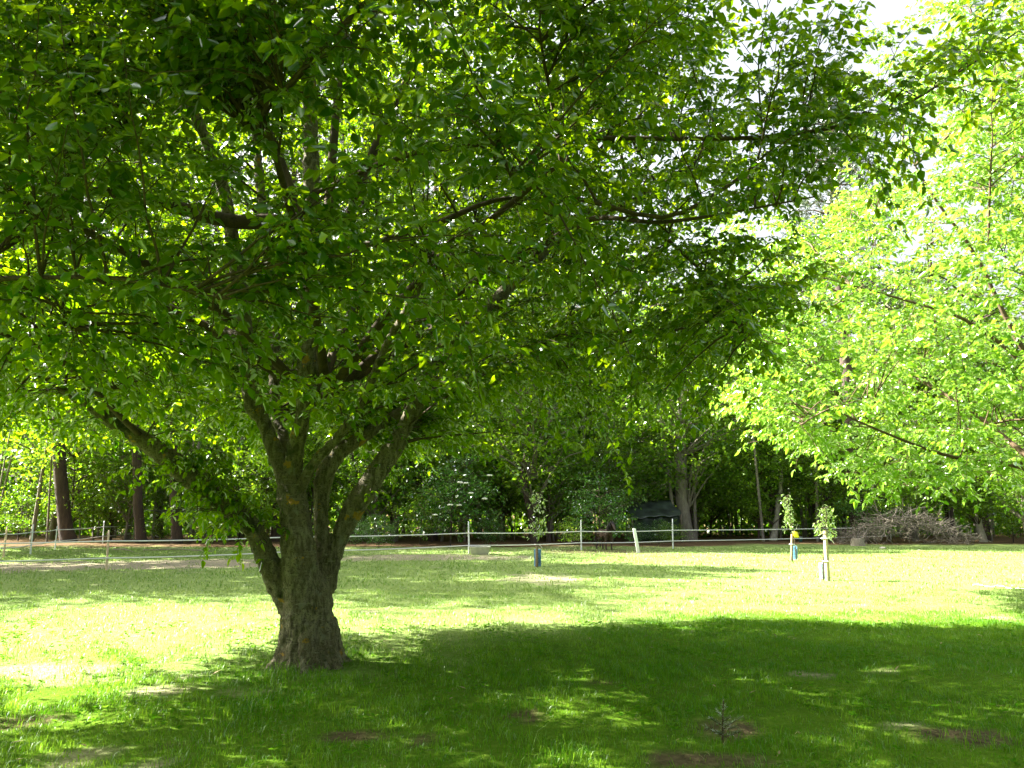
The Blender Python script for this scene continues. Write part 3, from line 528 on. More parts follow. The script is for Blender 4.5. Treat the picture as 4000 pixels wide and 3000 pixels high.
spots = [('pine', -13, 45, 1.05), ('pine', -8.6, 44, 1.1), ('pine', -4.6, 46, 1.05), ('oak_b', 1.5, 54, 1.35), ('oak_b', 5.4, 56.5, 1.4), ('oak_a', 9.2, 58, 1.3), ('oak_b', -3.5, 57, 1.45), ('oak_b', -27, 47.5, 1.14), ('oak_a', -22, 50.5, 1.2), ('oak_b', -17.5, 52.5, 1.14), ('oak_a', -12.5, 53.5, 1.25), ('oak_b', -9, 49.5, 1.08), ('oak_a', -5.5, 52.5, 1.14), ('oak_b', -2, 50.5, 1.08), ('oak_a', 1.5, 54.5, 1.14), ('oak_b', 4.6, 51.5, 1.08), ('oak_a', 8.5, 54.5, 0.95), ('oak_b', 12, 54.5, 0.88), ('oak_a', 19.5, 51.5, 1.14), ('oak_b', 24, 48.5, 1.14), ('oak_a', 28, 51.5, 1.25), ('oak_b', 16, 57.5, 0.9),
 ('slim_b', -24.5, 45, 1), ('slim_a', -21, 44, 0.95), ('slim_b', -16, 47.5, 1), ('slim_a', -14.6, 46, 0.9), ('slim_b', -11, 44.5, 0.9), ('slim_a', -7.2, 43, 1), ('slim_b', -4.3, 43.5, 0.95), ('slim_a', -2.6, 44.5, 0.9), ('slim_b', 3, 46, 0.9), ('slim_a', 5.5, 44.5, 0.85), ('slim_b', 10.5, 47, 0.9), ('slim_a', 15.6, 47, 0.9), ('slim_b', 20, 43, 0.9), ('slim_a', 26, 41, 1), ('slim_b', 12.5, 51, 1), ('slim_a', -18.6, 45.5, 0.75), ('slim_b', -13.2, 42.8, 0.7),
 ('slim_b', -23.5, 47.5, 1), ('slim_a', -12.4, 45.5, 1.05), ('slim_b', -8.6, 45, 1), ('slim_a', -0.6, 46, 1.05), ('slim_b', 1.4, 44.5, 0.85), ('slim_a', 7.2, 46, 1), ('slim_b', 14, 46, 0.95), ('slim_b', 17.5, 45, 0.9), ('slim_a', 22.5, 45, 1)]
LMK = [(60, 'the far left fence corner'), (255, 'the thick pine trunk'), (430, 'the cream fence post'), (620, 'the camouflage net'), (900, 'the low left limb of the big tree'), (1200, 'the big tree trunk'), (1480, 'the low round bush'), (1760, 'the flowering elder'), (1880, 'the white tub'), (2100, 'the sapling in the blue mesh guard'), (2345, 'the pony'), (2560, 'the green tarp shelter'), (2685, 'the thick grey trunk'), (3022, 'the pale leaning trunk'), (3100, 'the sapling with the yellow tag'), (3230, 'the squared pale stake'), (3352, 'the tree stump'), (3600, 'the brush pile'), (3850, 'the stout dark trunk')]
KD = {'pine': 'tall bare-stemmed pine', 'oak_a': 'tall deep green tree', 'oak_b': 'tall yellow-green tree', 'slim_a': 'slim deep green tree', 'slim_b': 'slim yellow-green tree'}
seen = {}
for kd, x, y, s in sorted(spots, key=lambda t: t[2]):
    px = 2000 + x / y * FPX * .985; best = min(LMK, key=lambda l: abs(l[0] - px)); dx = px - best[0]
    rel = 'straight behind' if abs(dx) < 45 else ('behind, left of' if dx < 0 else 'behind, right of'); lab = KD[kd] + ' in the wood ' + rel + ' ' + best[1]
    c_ = seen.get(lab, 0); seen[lab] = c_ + 1
    if c_: lab = KD[kd] + ' farther back, ' + rel + ' ' + best[1] if c_ == 1 else KD[kd] + ' rearmost, ' + rel + ' ' + best[1].replace('the thick grey trunk', 'the grey trunk').replace('the sapling in the blue mesh guard', 'the blue mesh guard').replace('the low left limb of the big tree', 'the low left limb')
    if len(lab.split()) > 16: lab = lab.replace(' in the wood', '')
    if len(lab.replace('-', ' ').split()) > 16: print('LONG', lab)
    wood_tree(kd, x, y, s, 'pine_tree' if kd == 'pine' else 'woodland_tree', lab, group=EG)
# trees beyond the left of the frame that shade the middle of the lawn
SHL = 'tall tree beyond the left edge of the lawn casting shade across it'
for kd, x, y, s in [('oak_a', -20, 17.0, .62), ('slim_a', -11.4, 7.0, .92), ('slim_b', -12.2, 3.6, 1.0), ('oak_a', -20.5, 24, 1.2), ('pine', -20.5, 28.0, .8), ('pine', -22.5, 31, .9), ('oak_a', -27, 35, 1.5), ('oak_a', -28, 25, 1.5), ('oak_a', -29, 38, 1.55)]:
    wood_tree(kd, x, y, s, 'woodland_tree', SHL, group='trees beyond the left edge of the lawn')
# unseen trees added behind the camera to hold back the sky light
for kd, x, y, s in [('oak_a', -6, -9, 1.0), ('oak_b', 1, -7.5, 1.1), ('oak_a', 8, -6, 1.1), ('oak_b', 13, 1, .9), ('oak_a', -14, -10, 1.1), ('oak_b', 4, -15, 1.4)]:
    wood_tree(kd, x, y, s, 'woodland_tree', 'unseen tree added behind the camera to hold back sky light', group='unseen trees added behind the camera')
# shrubs
def bush(px, py, kind, s, label, szc=1.0, name='shrub', Y=None):
    g = G(px, py) if Y is None else P(px, py, Y); return wood_tree(kind, g[0], g[1], s, name, label, 'shrub', group=None, szc=szc)
el = bush(1760, 2133, 'bush', 1.5, 'tall dark elder shrub dotted with flat white flower heads behind the fence', 1.0, 'elder_shrub')
g = el.location
for (px, py) in [(1797, 1883), (1821, 1886), (1759, 1971), (1793, 1972), (1912, 1856), (1893, 1947), (1700, 2010), (1840, 1925)]:
    yy = g.y - 2.2; q = P(px, py, yy); t = np.arange(22) * 2 * math.pi / 22; V = [q + [0, 0, .03]]
    for rr_, zz_ in ((.045, .028), (.085, .012), (.125, -.012), (.10, -.035)): V += list(q + np.stack([np.cos(t) * rr_ * (1 + .22 * np.sin(5 * t + px)), np.sin(t) * rr_ * (1 + .22 * np.sin(5 * t + px)), np.full(22, zz_) + .012 * np.sin(7 * t)], 1))
    V = np.array(V); j_ = np.arange(22); j1 = (j_ + 1) % 22; Qd = np.concatenate([np.stack([1 + k_ * 22 + j_, 1 + k_ * 22 + j1, 1 + (k_ + 1) * 22 + j1, 1 + (k_ + 1) * 22 + j_], 1) for k_ in range(3)]); Tt = np.stack([0 * j_, 1 + j_, 1 + j1], 1)
    Acc().add(V, Qd, Tt).obj('flower_head', M['flower'], el, origin=tuple(g))
bush(1480, 2140, 'bush', .62, 'low rounded dark green bush right of the big tree trunk, behind the fence tapes', .8)
bush(1390, 2135, 'bush', .6, 'low dark bush half hidden behind the right side of the big tree trunk', .85)
bush(2345, 2137, 'bush', 1.12, 'broad dark rounded bush behind the pony', 1.0)
bush(2245, 2132, 'bush_light', .55, 'small leafy bush left of the pony, close to the thin white post', .9)
bush(2630, 2131, 'bush_light', .5, 'light green bush before the right half of the green tarp shelter', .8)
bush(2490, 2128, 'bush', .4, 'low bush in front of the left post of the green tarp shelter', .9)
bush(2575, 2128, 'bush', .5, 'knee-high bush at the foot of the thick grey trunk', .8)
bush(3385, 2120, 'bush', .95, 'dark leafy bush behind the left end of the brush pile', 1.0)
bush(70, 2113, 'bush_light', 1.2, 'leafy shrub behind the left corner of the electric fence')
bush(430, 2113, 'bush_light', 1.15, 'leafy shrub between the thick pine trunk and the camouflage net')
bush(630, 2120, 'bush_light', .6, 'small shrub in the gap below the camouflage net')
bush(830, 2124, 'bush_light', 1.1, 'leafy shrub left of the big tree trunk, beyond the paddock')
bush(1640, 2126, 'bush_light', .9, 'mid green shrub left of the flowering elder')
bush(3960, 2120, 'bush_light', 1.0, 'shrub at the right edge, right of the stout dark trunk')
bush(1915, 2134, 'bush', .55, 'small dark bush just behind the white tub')

# far wood as one mass
acc = Acc(); n = 170000; px_ = rng.uniform(-75, 75, n); py_ = 49 + rng.gamma(2.0, 5, n); hh = 12 + 2.5 * vnoise(px_, py_ * 0, .35) ; pz_ = rng.uniform(0, 1, n) ** .8 * hh
low = (rng.uniform(0, 1, n) < .38) & (py_ > 55); pz_ = np.where(low, rng.uniform(0, 3.2, n), pz_)
keep = (vnoise(px_ * 1.0 + pz_ * .7, py_ * .3 + pz_, .8, 2) > -.7) & ((pz_ > 2.2) | low | (rng.uniform(0, 1, n) < .5)); q = np.stack([px_, py_, pz_], 1)[keep]
V, Qd = leaf4(q, nz(rng.normal(0, 1, q.shape) + [0, 0, -.4]), rng.normal(0, 1, q.shape) + [0, 0, .8], rng.uniform(.3, .6, len(q)), rng.uniform(.22, .4, len(q))); acc.add(V, Qd, r=np.repeat(rng.uniform(0, 1, len(q)), 4))
nq = len(Qd); n = 320; sx = rng.uniform(-50, 50, n); sy = rng.uniform(44, 66, n); lean = rng.normal(0, .5, (n, 2)); r_ = rng.uniform(.03, .12, n)
pt = np.stack([np.stack([sx + lean[:, 0] * t, sy + lean[:, 1] * t, np.full(n, -.1 + 9 * t)], 1) for t in (0, .33, .66, 1)], 1); V, Qd = tubes(pt, r_[:, None] * np.array([1.1, .9, .7, .4]), 6); acc.add(V, Qd)
mi = np.concatenate([np.zeros(nq, int), np.ones(len(Qd), int)])
fw = acc.obj('distant_wood', [M['wood_leaf'], M['bark_grey']], mi=mi); tag(fw, 'dense shaded wood of thin stems and foliage filling the background', 'wood', kind='stuff')

# ------------------------------------------------------------------ electric fence
def strip(a, b_, h=.016, th=.003, sag=.03, n=9):
    a, b_ = np.array(a), np.array(b_); d = nz(b_ - a); s = nz(np.cross(d, [0, 0, 1])) * th; t = np.linspace(0, 1, n)[:, None]; c = a + (b_ - a) * t - np.array([0, 0, 1]) * sag * 4 * t * (1 - t)
    up_ = np.array([0, 0, h]); V = np.stack([c - s - up_, c + s - up_, c + s + up_, c - s + up_], 1).reshape(-1, 3); i = np.arange(n * 4).reshape(n, 4); Qd = np.stack([i[:-1], np.roll(i[:-1], -1, 1), np.roll(i[1:], -1, 1), i[1:]], -1).reshape(-1, 4); return V, Qd
def post_geo(p_, h, r, lean=(0, 0)):
    V, Qd, T3 = limb([[p_[0], p_[1], -.1, r * 1.15], [p_[0] + lean[0] * .1, p_[1] + lean[1] * .1, .1, r * 1.1], [p_[0] + lean[0] * .6, p_[1] + lean[1] * .6, h * .6, r], [p_[0] + lean[0], p_[1] + lean[1], h, r * .8]], 8, 8); return V, Qd, T3
def fence(label, posts, h1, h2, group=None, mats=None, tapew=.017):
    f = thing('electric_fence', (posts[0][0], posts[0][1], 0), label, 'fence'); o0 = (posts[0][0], posts[0][1], 0)
    for i, pp_ in enumerate(posts):
        x, y, hgt, r = pp_[:4]; a = Acc(); a.add(*post_geo((x, y), hgt, r, (rng.normal(0, .022), rng.normal(0, .02)))); m_ = (pp_[4] if len(pp_) > 4 else M['white_plastic']); po = a.obj('post', m_, f, smooth=True, origin=o0)
        if len(pp_) > 5: po['label'] = pp_[5]
        for hz in (h1, h2):
            V, Qd = boxv((x, y - r - .012, hz), (.035, .03, .05)); Acc().add(V, Qd).obj('insulator', M['white_plastic'], po, origin=o0)
    for hz in (h1, h2):
        a = Acc()
        for p0, p1 in zip(posts[:-1], posts[1:]): a.add(*strip((p0[0], p0[1] - p0[3] - .03, hz), (p1[0], p1[1] - p1[3] - .03, hz), h=tapew))
        a.obj('tape', M['tape'], f, origin=o0)
def gp(px, py): g = G(px, py); return g[0], g[1]
pm = [(*P(-900, 2250, 19.5)[:2], 1.12, .028), (*gp(415, 2228), 1.10, .026, M['cream_post'], 'cream post'), (*gp(1130, 2196), 1.15, .024), (*gp(1832, 2165), 1.24, .03), (*gp(2271, 2152), 1.27, .03), (*gp(2629, 2143), 1.30, .03), (*gp(3480, 2118), 1.25, .03)]
fence('long two-tape white electric fence crossing the lawn behind the big tree', pm, .80, .335)
pc = [(*P(-420, 2200, 24.0)[:2], 1.1, .026), (*gp(12, 2182), 1.12, .032, M['cream_post'], 'cream wooden post'), (*gp(118, 2166), 1.14, .028), (*P(216, 2130, 35)[:2], 1.0, .022), (*P(402, 2110, 42)[:2], 1.15, .022), (*P(520, 2105, 48)[:2], 1.1, .022)]
fence('short white electric fence running back towards the pine at far left', pc, .84, .36)

# leaning white plank post
a = Acc(); q0, q1 = G(2494, 2160), P(2478, 2077, G(2494, 2160)[1]); V, Qd = boxv((0, 0, .45), (.13, .05, 1.0), taper=.96); k = (q1[0] - q0[0]) / .9; V[:, 0] += V[:, 2] * k; V += [q0[0], q0[1], 0]
a.add(V, Qd); o = a.obj('plank_post', M['white_plastic'], origin=(q0[0], q0[1], 0)); o.location = (q0[0], q0[1], 0); tag(o, 'short wide white plank post leaning left between the pony and a thin fence post', 'post')
bm_ = o.modifiers.new('bevel', 'BEVEL'); bm_.width = .008; bm_.segments = 2

# white tub
g = G(1874, 2166); tb = thing('tub', g, 'shallow white oblong tub on the ground at the foot of a white fence post', 'tub')
a = Acc(); n = 28; rings = [(.30, .17, .0), (.34, .2, .02), (.39, .235, .26), (.42, .26, .27), (.42, .26, .29), (.37, .215, .285), (.32, .18, .04), (.0, .0, .035)]
V = []
for rx, ry, z in rings:
    t = np.arange(n) * 2 * math.pi / n; V.append(np.stack([np.sign(np.cos(t)) * np.abs(np.cos(t)) ** .45 * rx, np.sign(np.sin(t)) * np.abs(np.sin(t)) ** .45 * ry, np.full(n, z)], 1))
i = np.arange(len(rings) * n).reshape(-1, n); Qd = np.stack([i[:-1], np.roll(i[:-1], -1, 1), np.roll(i[1:], -1, 1), i[1:]], -1).reshape(-1, 4)
a.add(np.concatenate(V)[:6 * n] + [.0, 0, .01], Qd[:5 * n]); a.obj('shell', M['tub'], tb, smooth=False)
a = Acc(); ib = np.arange(3 * n).reshape(-1, n); Q3 = np.stack([ib[:-1], np.roll(ib[:-1], -1, 1), np.roll(ib[1:], -1, 1), ib[1:]], -1).reshape(-1, 4); a.add(np.concatenate(V)[5 * n:] + [0, 0, .012], Q3); a.obj('inside', M['tub_in'], tb)

# ------------------------------------------------------------------ saplings
def net_guard(px, py0, py1, wpx, m_, label, dy=0, group='blue mesh guards round the saplings'):
    g = G(px, py0); h = P(px, py1, g[1])[2]; r = wpx * .38 * g[1] / FPX; gd = thing('tree_guard', (g[0], g[1], 0), label, 'tree guard', group); a = Acc(); n = 16
    t = np.arange(n) * 2 * math.pi / n; pts, rr = [], []
    for sgn in (1, -1):
        for j in range(n):
            z = np.linspace(0, 1, 5); ang = t[j] + sgn * z * 1.6; pts.append(np.stack([np.cos(ang) * r * (1 + .08 * math.sin(3 * t[j])), np.sin(ang) * r, z * h], 1)); rr.append(np.full(5, .006))
    V, Qd = tubes(np.array(pts), np.array(rr), 4); a.add(V, Qd); a.obj('mesh_netting', m_, gd)
    a = Acc()
    for z in (.01, h):
        ang = np.linspace(0, 2 * math.pi, 17); ring = np.stack([np.cos(ang) * r, np.sin(ang) * r, np.full(17, z)], 1)
        for k in range(16): V, Qd = tubes([[ring[k], ring[k + 1]]], [[.009, .009]], 4); a.add(V, Qd)
    # film sheet folded inside the netting, open on one side
    ang = np.linspace(.4, 4.6, 14); V = np.concatenate([np.stack([np.cos(ang) * r * .93, np.sin(ang) * r * .93, np.full(14, z)], 1) for z in (.02, h * .95)]); i = np.arange(14); Qd = np.stack([i[:-1], i[1:], i[1:] + 14, i[:-1] + 14], 1); a.add(V, Qd)
    a.obj('sleeve', m_, gd); return gd
def sapling(path, fol, label, L=.1, dens=1.0, m_=None, stemr=.012):
    Y = path[0][2]; pts = [[*P(px, py, Yy), stemr * (1 - .7 * i / (len(path) - 1))] for i, (px, py, Yy) in enumerate(path)]; b0 = list(pts[0]); pts[0][2] = -.03
    s = thing('sapling', (b0[0], b0[1], 0), label, 'sapling'); V, Qd, T3 = limb(pts, 24, 6); Acc().add(V, Qd, T3).obj('stem', M['twig'], s, smooth=True, origin=(b0[0], b0[1], 0))
    LP = []
    for (px, py, wx, wy, n) in fol: q = P(px, py, Y); sc = Y / FPX; LP.append(q + np.clip(rng.normal(0, 1, (int(n * dens), 3)), -1.7, 1.7) * [wx * sc * .6, wx * sc * .5, wy * sc * .6])
    LP = np.concatenate(LP); n = len(LP); V, Qd = leaf6(LP, nz(rng.normal(0, .6, (n, 3)) + [0, 0, -.5]), rng.normal(0, .6, (n, 3)) + [0, 0, 1], rng.uniform(.7, 1.3, n) * L, rng.uniform(.7, 1.2, n) * L * .42); a = Acc().add(V, Qd, r=np.repeat(rng.uniform(0, 1, n), 6))
    C = catmull(np.array(pts)[:, :3], 40); near = C[np.argmin(np.linalg.norm(LP[:, None, :] - C[None] + [0, 0, .06], axis=2), axis=1)]; V, Qd = tubes(np.stack([near, (near + LP) / 2 + [0, 0, .02], LP], 1)[::2], np.tile([.003, .0025, .002], (len(LP[::2]), 1)), 3); Acc().add(V, Qd).obj('twigs', M['twig'], s, origin=(b0[0], b0[1], 0))
    a.obj('foliage', m_ or M['sapling_leaf'], s, origin=(b0[0], b0[1], 0)); return s
def stake(pb, pt_, wpx, m_, label, tag_=None, tie=None):
    g = G(*pb); q = P(pt_[0], pt_[1], g[1]); w_ = wpx * g[1] / FPX; s = thing('tree_stake', (g[0], g[1], 0), label, 'stake', 'wooden stakes beside the saplings'); V, Qd = boxv((0, 0, q[2] / 2 - .05), (w_, w_ * .9, q[2] + .1), rot=.5, taper=.85); V[:, 0] += V[:, 2] * (q[0] - g[0]) / q[2]
    o = Acc().add(V, Qd).obj('post', m_, s); b = o.modifiers.new('bevel', 'BEVEL'); b.width = .006
    for hz in (tie or []):
        dx = (q[0] - g[0]) / q[2] * hz; V, Qd = boxv((dx, -w_ * .1, hz), (w_ * 1.6, w_ * 1.7, .018), rot=.5); Acc().add(V, Qd).obj('tie', M['tape'], s); V, Qd = tubes([[[dx + .05, -w_, hz], [dx + .12, -w_, hz - .05], [dx + .16, -w_, hz - .12]]], [[.006, .006, .006]], 4); Acc().add(V, Qd).obj('tie_end', M['tape'], s)
    if tag_:
        hz = q[2]; V, Qd = boxv((q[0] - g[0] + .10, -.06, hz - .02), (.17, .012, .19), rot=.15); V[:, 0] += (V[:, 2] - hz) * -.3; Acc().add(V, Qd).obj('tag', M['yellow'], s)
    return s
Ya = G(2100, 2212)[1]
sapling([(2104, 2210, Ya + .05), (2101, 2140, Ya + .03), (2097, 2080, Ya), (2106, 2010, Ya), (2103, 1925, Ya)], [(2095, 2075, 42, 34, 60), (2098, 2045, 30, 24, 30), (2104, 1990, 20, 30, 34), (2100, 1950, 28, 28, 46)], 'leafy sapling growing out of a blue mesh guard left of the pony', L=.12)
net_guard(2100, 2212, 2146, 32, M['blue_net'], 'blue mesh guard round the sapling left of the pony')
stake((2097, 2214), (2097, 2125), 9, M['stake_dark'], 'short thin stake inside the blue mesh guard left of the pony', tie=[.65])
Yb = G(3092, 2192)[1]
sapling([(3112, 2190, Yb + .2), (3105, 2120, Yb + .2), (3098, 2060, Yb + .1), (3080, 1990, Yb), (3078, 1935, Yb)], [(3083, 2040, 22, 34, 60), (3074, 1990, 16, 34, 50), (3072, 1950, 16, 22, 34), (3082, 2010, 14, 30, 30)], 'tall thin sapling tied to the brown stake with a yellow tag', L=.105)
stake((3092, 2192), (3094, 2086), 9, M['stake_dark'], 'brown stake carrying a yellow tag beside the farther right sapling', tag_=True, tie=[.55])
net_guard(3107, 2186, 2134, 22, M['blue_net'], 'blue mesh guard beside the brown stake with the yellow tag')
Yc = G(3234, 2268)[1]
sapling([(3215, 2262, Yc + .1), (3217, 2180, Yc + .1), (3220, 2100, Yc + .08), (3228, 2030, Yc), (3225, 1985, Yc)], [(3232, 2070, 34, 26, 60), (3228, 2020, 26, 32, 62), (3200, 2060, 22, 18, 30), (3225, 1992, 22, 14, 26), (3208, 2168, 8, 7, 6), (3244, 2080, 20, 18, 22)], 'nearest sapling on the right with pale sunlit leaves above a squared stake', L=.095, dens=1.15, stemr=.016)
stake((3234, 2268), (3223, 2072), 15, M['stake'], 'thick pale squared stake beside the nearest sapling on the right', tie=[.98, .45])
net_guard(3213, 2262, 2200, 24, M['blue_net_pale'], 'pale blue guard in full sun at the foot of the squared stake')
# bucket
g = G(3127, 2116); bk = thing('bucket', g, 'small dark green bucket between the two staked saplings at the wood edge', 'bucket')
V, Qd, T3 = limb([[0, 0, 0, .09], [0, 0, .12, .10], [0, 0, .24, .115]], 6, 14); Acc().add(V, Qd, T3).obj('body', M['bucket'], bk, smooth=False); ang = np.linspace(0, 2 * math.pi, 17); rg = np.stack([np.cos(ang) * .118, np.sin(ang) * .118, np.full(17, .245)], 1); V, Qd = tubes(np.stack([rg[:-1], rg[1:]], 1), np.full((16, 2), .009), 5); Acc().add(V, Qd).obj('rim', M['tape'], bk)
# tape lying on the lawn
pts = [G(3800, 2289), G(3900, 2297), G(4000, 2309), G(4090, 2322), G(4200, 2326)]
C = catmull(np.array(pts), 60); C[:, 1] += .03 * np.sin(np.arange(60)); C[:, 2] = gz(C[:, 0], C[:, 1]) + .010 + .016 * np.sin(np.arange(60) * .5)
d = nz(np.gradient(C, axis=0)); s_v = nz(np.cross(d, [0, 0, 1.0])) * .018; V = np.concatenate([C - s_v, C + s_v, C + s_v + [0, 0, .012], C - s_v + [0, 0, .012]]); i = np.arange(59); Qd = np.concatenate([np.stack([i + a_ * 60, i + 1 + a_ * 60, i + 1 + b__ * 60, i + b__ * 60], 1) for a_, b__ in ((0, 1), (1, 2), (2, 3), (3, 0))])
o = Acc().add(V, Qd).obj('ground_tape', M['tape'], origin=tuple(C[0])); o.location = C[0]; tag(o, 'loose white tape lying across the sunlit grass at the right', 'tape')

# ------------------------------------------------------------------ brush pile, stump, rocks
g = G(3590, 2132); by = g[1] + 1.6; bp = thing('brush_pile', (g[0], by, 0), 'wide heap of bare grey cut branches in front of the wood at the right', 'brush pile')
def sticks(n, rmin, rmax, surf):
    out = []
    for _ in range(n):
        u = rng.uniform(-1, 1); hx = 3.15 * u; top = 1.45 * (1 - abs(u) ** 1.7) + .25; z = top * (rng.uniform(.55, 1) if surf else rng.uniform(.1, .95)); yy = rng.uniform(-1.5, .6) if surf else rng.uniform(-1.3, 1.3)
        z = min(z, top * (1 - (abs(yy) / 1.9) ** 2) + .12); ln = rng.uniform(.7, 2.0); a = rng.uniform(0, 6.28); tl = rng.normal(.12, .38); dv = np.array([math.cos(a) * math.cos(tl), math.sin(a) * .6 * math.cos(tl), math.sin(tl)]); c = np.array([hx, yy, z]); t = np.linspace(-.5, .5, 6)[:, None]
        pth = c + dv * t * ln + rng.normal(0, .06, 3) * (t * 2) ** 2 * ln + rng.normal(0, .02, (6, 3)); pth[:, 2] = np.maximum(pth[:, 2], .03); r0 = rng.uniform(rmin, rmax); br = []
        for _k in range(rng.integers(1, 4)):
            j = rng.integers(2, 5); dd = nz(dv + rng.normal(0, .6, 3)); ll_ = rng.uniform(.25, .7); br.append(([pth[j] + dd * ll_ * s_ + rng.normal(0, .015, 3) * (s_ > 0) for s_ in (0, .5, 1)], r0 * .55))
        out.append((pth, r0, br))
    return out
def stick_acc(a, st):
    pth, r0, br = st; V, Qd = tubes([pth], [np.linspace(r0, r0 * .4, 6)], 6); a.add(V, Qd)
    for b_, rb in br:
        V, Qd = tubes([b_], [[rb, rb * .7, rb * .3]], 5); a.add(np.maximum(V, [-99, -99, .01]), Qd)
for st in sticks(60, .022, .045, True): a = Acc(); stick_acc(a, st); a.obj('branch', M['brush'], bp)
a = Acc()
for st in sticks(150, .008, .022, False): stick_acc(a, st)
for st in sticks(90, .007, .016, True): stick_acc(a, st)
tag(a.obj('brushwood', M['brush'], bp), kind='stuff')
g = G(3352, 2132); stp = thing('tree_stump', g, 'low weathered tree stump at the left end of the brush pile', 'stump'); V, Qd, T3 = limb([[0, 0, -.05, .36], [0, 0, .1, .32], [0, 0, .3, .29], [0, 0, .36, .28]], 10, 16, wob=.12); Acc().add(V, Qd, T3).obj('stump_body', M['stump'], stp)
def rock(px, py, r, label):
    g = G(px, py); n, m2 = 12, 7; V = []
    for i in range(m2):
        ph = (i / (m2 - 1)) * math.pi / 2
        for j in range(n): t = j * 2 * math.pi / n; rr = r * (1 + .15 * math.sin(3 * t + px) + rng.normal(0, .05)); V.append([math.cos(t) * math.cos(ph) * rr, math.sin(t) * math.cos(ph) * rr * .8, math.sin(ph) * r * .6 - .03])
    i = np.arange(m2 * n).reshape(m2, n); Qd = np.stack([i[:-1], np.roll(i[:-1], -1, 1), np.roll(i[1:], -1, 1), i[1:]], -1).reshape(-1, 4); o = Acc().add(V, Qd).obj('rock', M['rock'], smooth=True); o.location = g; tag(o, label, 'rock')
rock(3448, 2142, .17, 'pale stone in the grass before the left half of the brush pile'); rock(3590, 2150, .11, 'small stone in the grass before the middle of the brush pile')
# dead branches behind the fence
def dead(px, py, s, label, seedn=0):
    g = G(px, py); a = Acc()
    for k in range(9):
        an = rng.uniform(.2, 2.9); L_ = s * rng.uniform(.5, 1); e = np.array([math.cos(an) * L_, rng.normal(0, .2) * s, math.sin(an) * L_ * .8]); m_ = e * .5 + rng.normal(0, .08, 3) * s; V, Qd = tubes([[[0, 0, .05], m_, e, e + nz(rng.normal(0, 1, 3) + e) * .2 * s]], [[.03, .022, .014, .006]], 6); a.add(V, Qd)
    o = a.obj('dead_branch', M['stump'], smooth=True); o.location = g; tag(o, label, 'branch')
dead(2528, 2106, .75, 'pale forked dead branch lying at the fence left of the thick grey trunk'); dead(2205, 2112, .5, 'broken pale branches on the leaf heap right of the mesh-guarded sapling'); dead(2215, 2000, .0001 + 1.0, 'bare pale twigs sticking up above the small bush by the pony') if False else None
for (pa, pb, lab) in [((960 - 400, 2152), (830, 2158), 'long thin fallen stick on the bare ground below the camouflage net'), ((440, 2150), (520, 2160), 'short fallen stick on the bare ground just right of the cream fence post')]:
    A_, B_ = G(*pa), G(*pb); V, Qd = tubes([[A_ + [0, 0, .04], (A_ + B_) / 2 + [0, .1, .10], B_ + [0, 0, .05]]], [[.03, .025, .012]], 6); o = Acc().add(V, Qd).obj('fallen_stick', M['stump'], origin=tuple(A_)); o.location = A_; tag(o, lab, 'stick')

# ------------------------------------------------------------------ tarps
Y_ = 43.0
tp = thing('tarp_shelter', (P(2550, 2060, Y_)[0], Y_, 0), 'dark green tarpaulin shelter among the trees behind the fence, right of the pony', 'shelter')
ox = tp.location.x; xa, xb = P(2462, 2000, Y_)[0] - ox, P(2660, 2000, Y_)[0] - ox
nx, ny = 22, 10; V = []
for j in range(ny):
    for i in range(nx): u, v = i / (nx - 1), j / (ny - 1); V.append([xa + (xb - xa) * u + .1 * math.sin(v * 5), -.3 + v * 2.6, 1.28 + .85 * v + .16 * u - .03 * math.sin(u * 3.14 * 3) * (1 - v) - .10 * math.sin(v * 3.14) + .03 * math.sin(u * 23 + v * 9)])
i = np.arange(nx * ny).reshape(ny, nx); Qd = np.stack([i[:-1, :-1], i[:-1, 1:], i[1:, 1:], i[1:, :-1]], -1).reshape(-1, 4); o = Acc().add(V, Qd).obj('roof_sheet', M['tarp'], tp, smooth=True); sm = o.modifiers.new('thick', 'SOLIDIFY'); sm.thickness = .01
V = []
for j in range(8):
    for i_ in range(nx): u, v = i_ / (nx - 1), j / 7; V.append([xa + (xb - xa) * (.06 + .9 * u), -.1 + .10 * math.sin(u * 19) + .25 * v, 1.26 + .15 * u - 1.22 * v])
i = np.arange(nx * 8).reshape(8, nx); Qd = np.stack([i[:-1, :-1], i[:-1, 1:], i[1:, 1:], i[1:, :-1]], -1).reshape(-1, 4); o = Acc().add(V, Qd).obj('side_sheet', M['tarp_dark'], tp, smooth=True); sm = o.modifiers.new('thick', 'SOLIDIFY'); sm.thickness = .01
for x_, y_, h_ in ((xa + .05, -.28, 1.35), (xb - .05, -.28, 1.5), (xa + .1, 2.2, 2.1), (xb - .1, 2.2, 2.2)): V, Qd, T3 = limb([[x_, y_, -.1, .04], [x_, y_, h_ * .5, .04], [x_, y_, h_, .035]], 5, 8); Acc().add(V, Qd, T3).obj('pole', M['pole'], tp)
Y_ = G(548, 2122)[1] - .4
A_, B_, C_, D_ = P(560, 1990, Y_), P(765, 1975, Y_ - .6), P(705, 2048, Y_ - .3), P(640, 2002, Y_ + 2.0)
nt_ = thing('camouflage_net', (*A_[:2], 0), 'dark camouflage net slung sagging between two dark trunks at the left', 'net'); V = []
for j in range(14):
    for i_ in range(20):
        u, v = i_ / 19, j / 13; top = A_ * (1 - u) + B_ * u + [0, 0, -.10 * math.sin(u * 3.14)]; w_c = math.exp(-((u - .68) / .3) ** 2); low = top + (C_ - (A_ * .32 + B_ * .68)) * w_c + [0, .3, -.02]; V.append(top * (1 - v) + low * v + np.array([0, .12 * math.sin(u * 17 + v * 7), .03 * math.sin(u * 31)]))
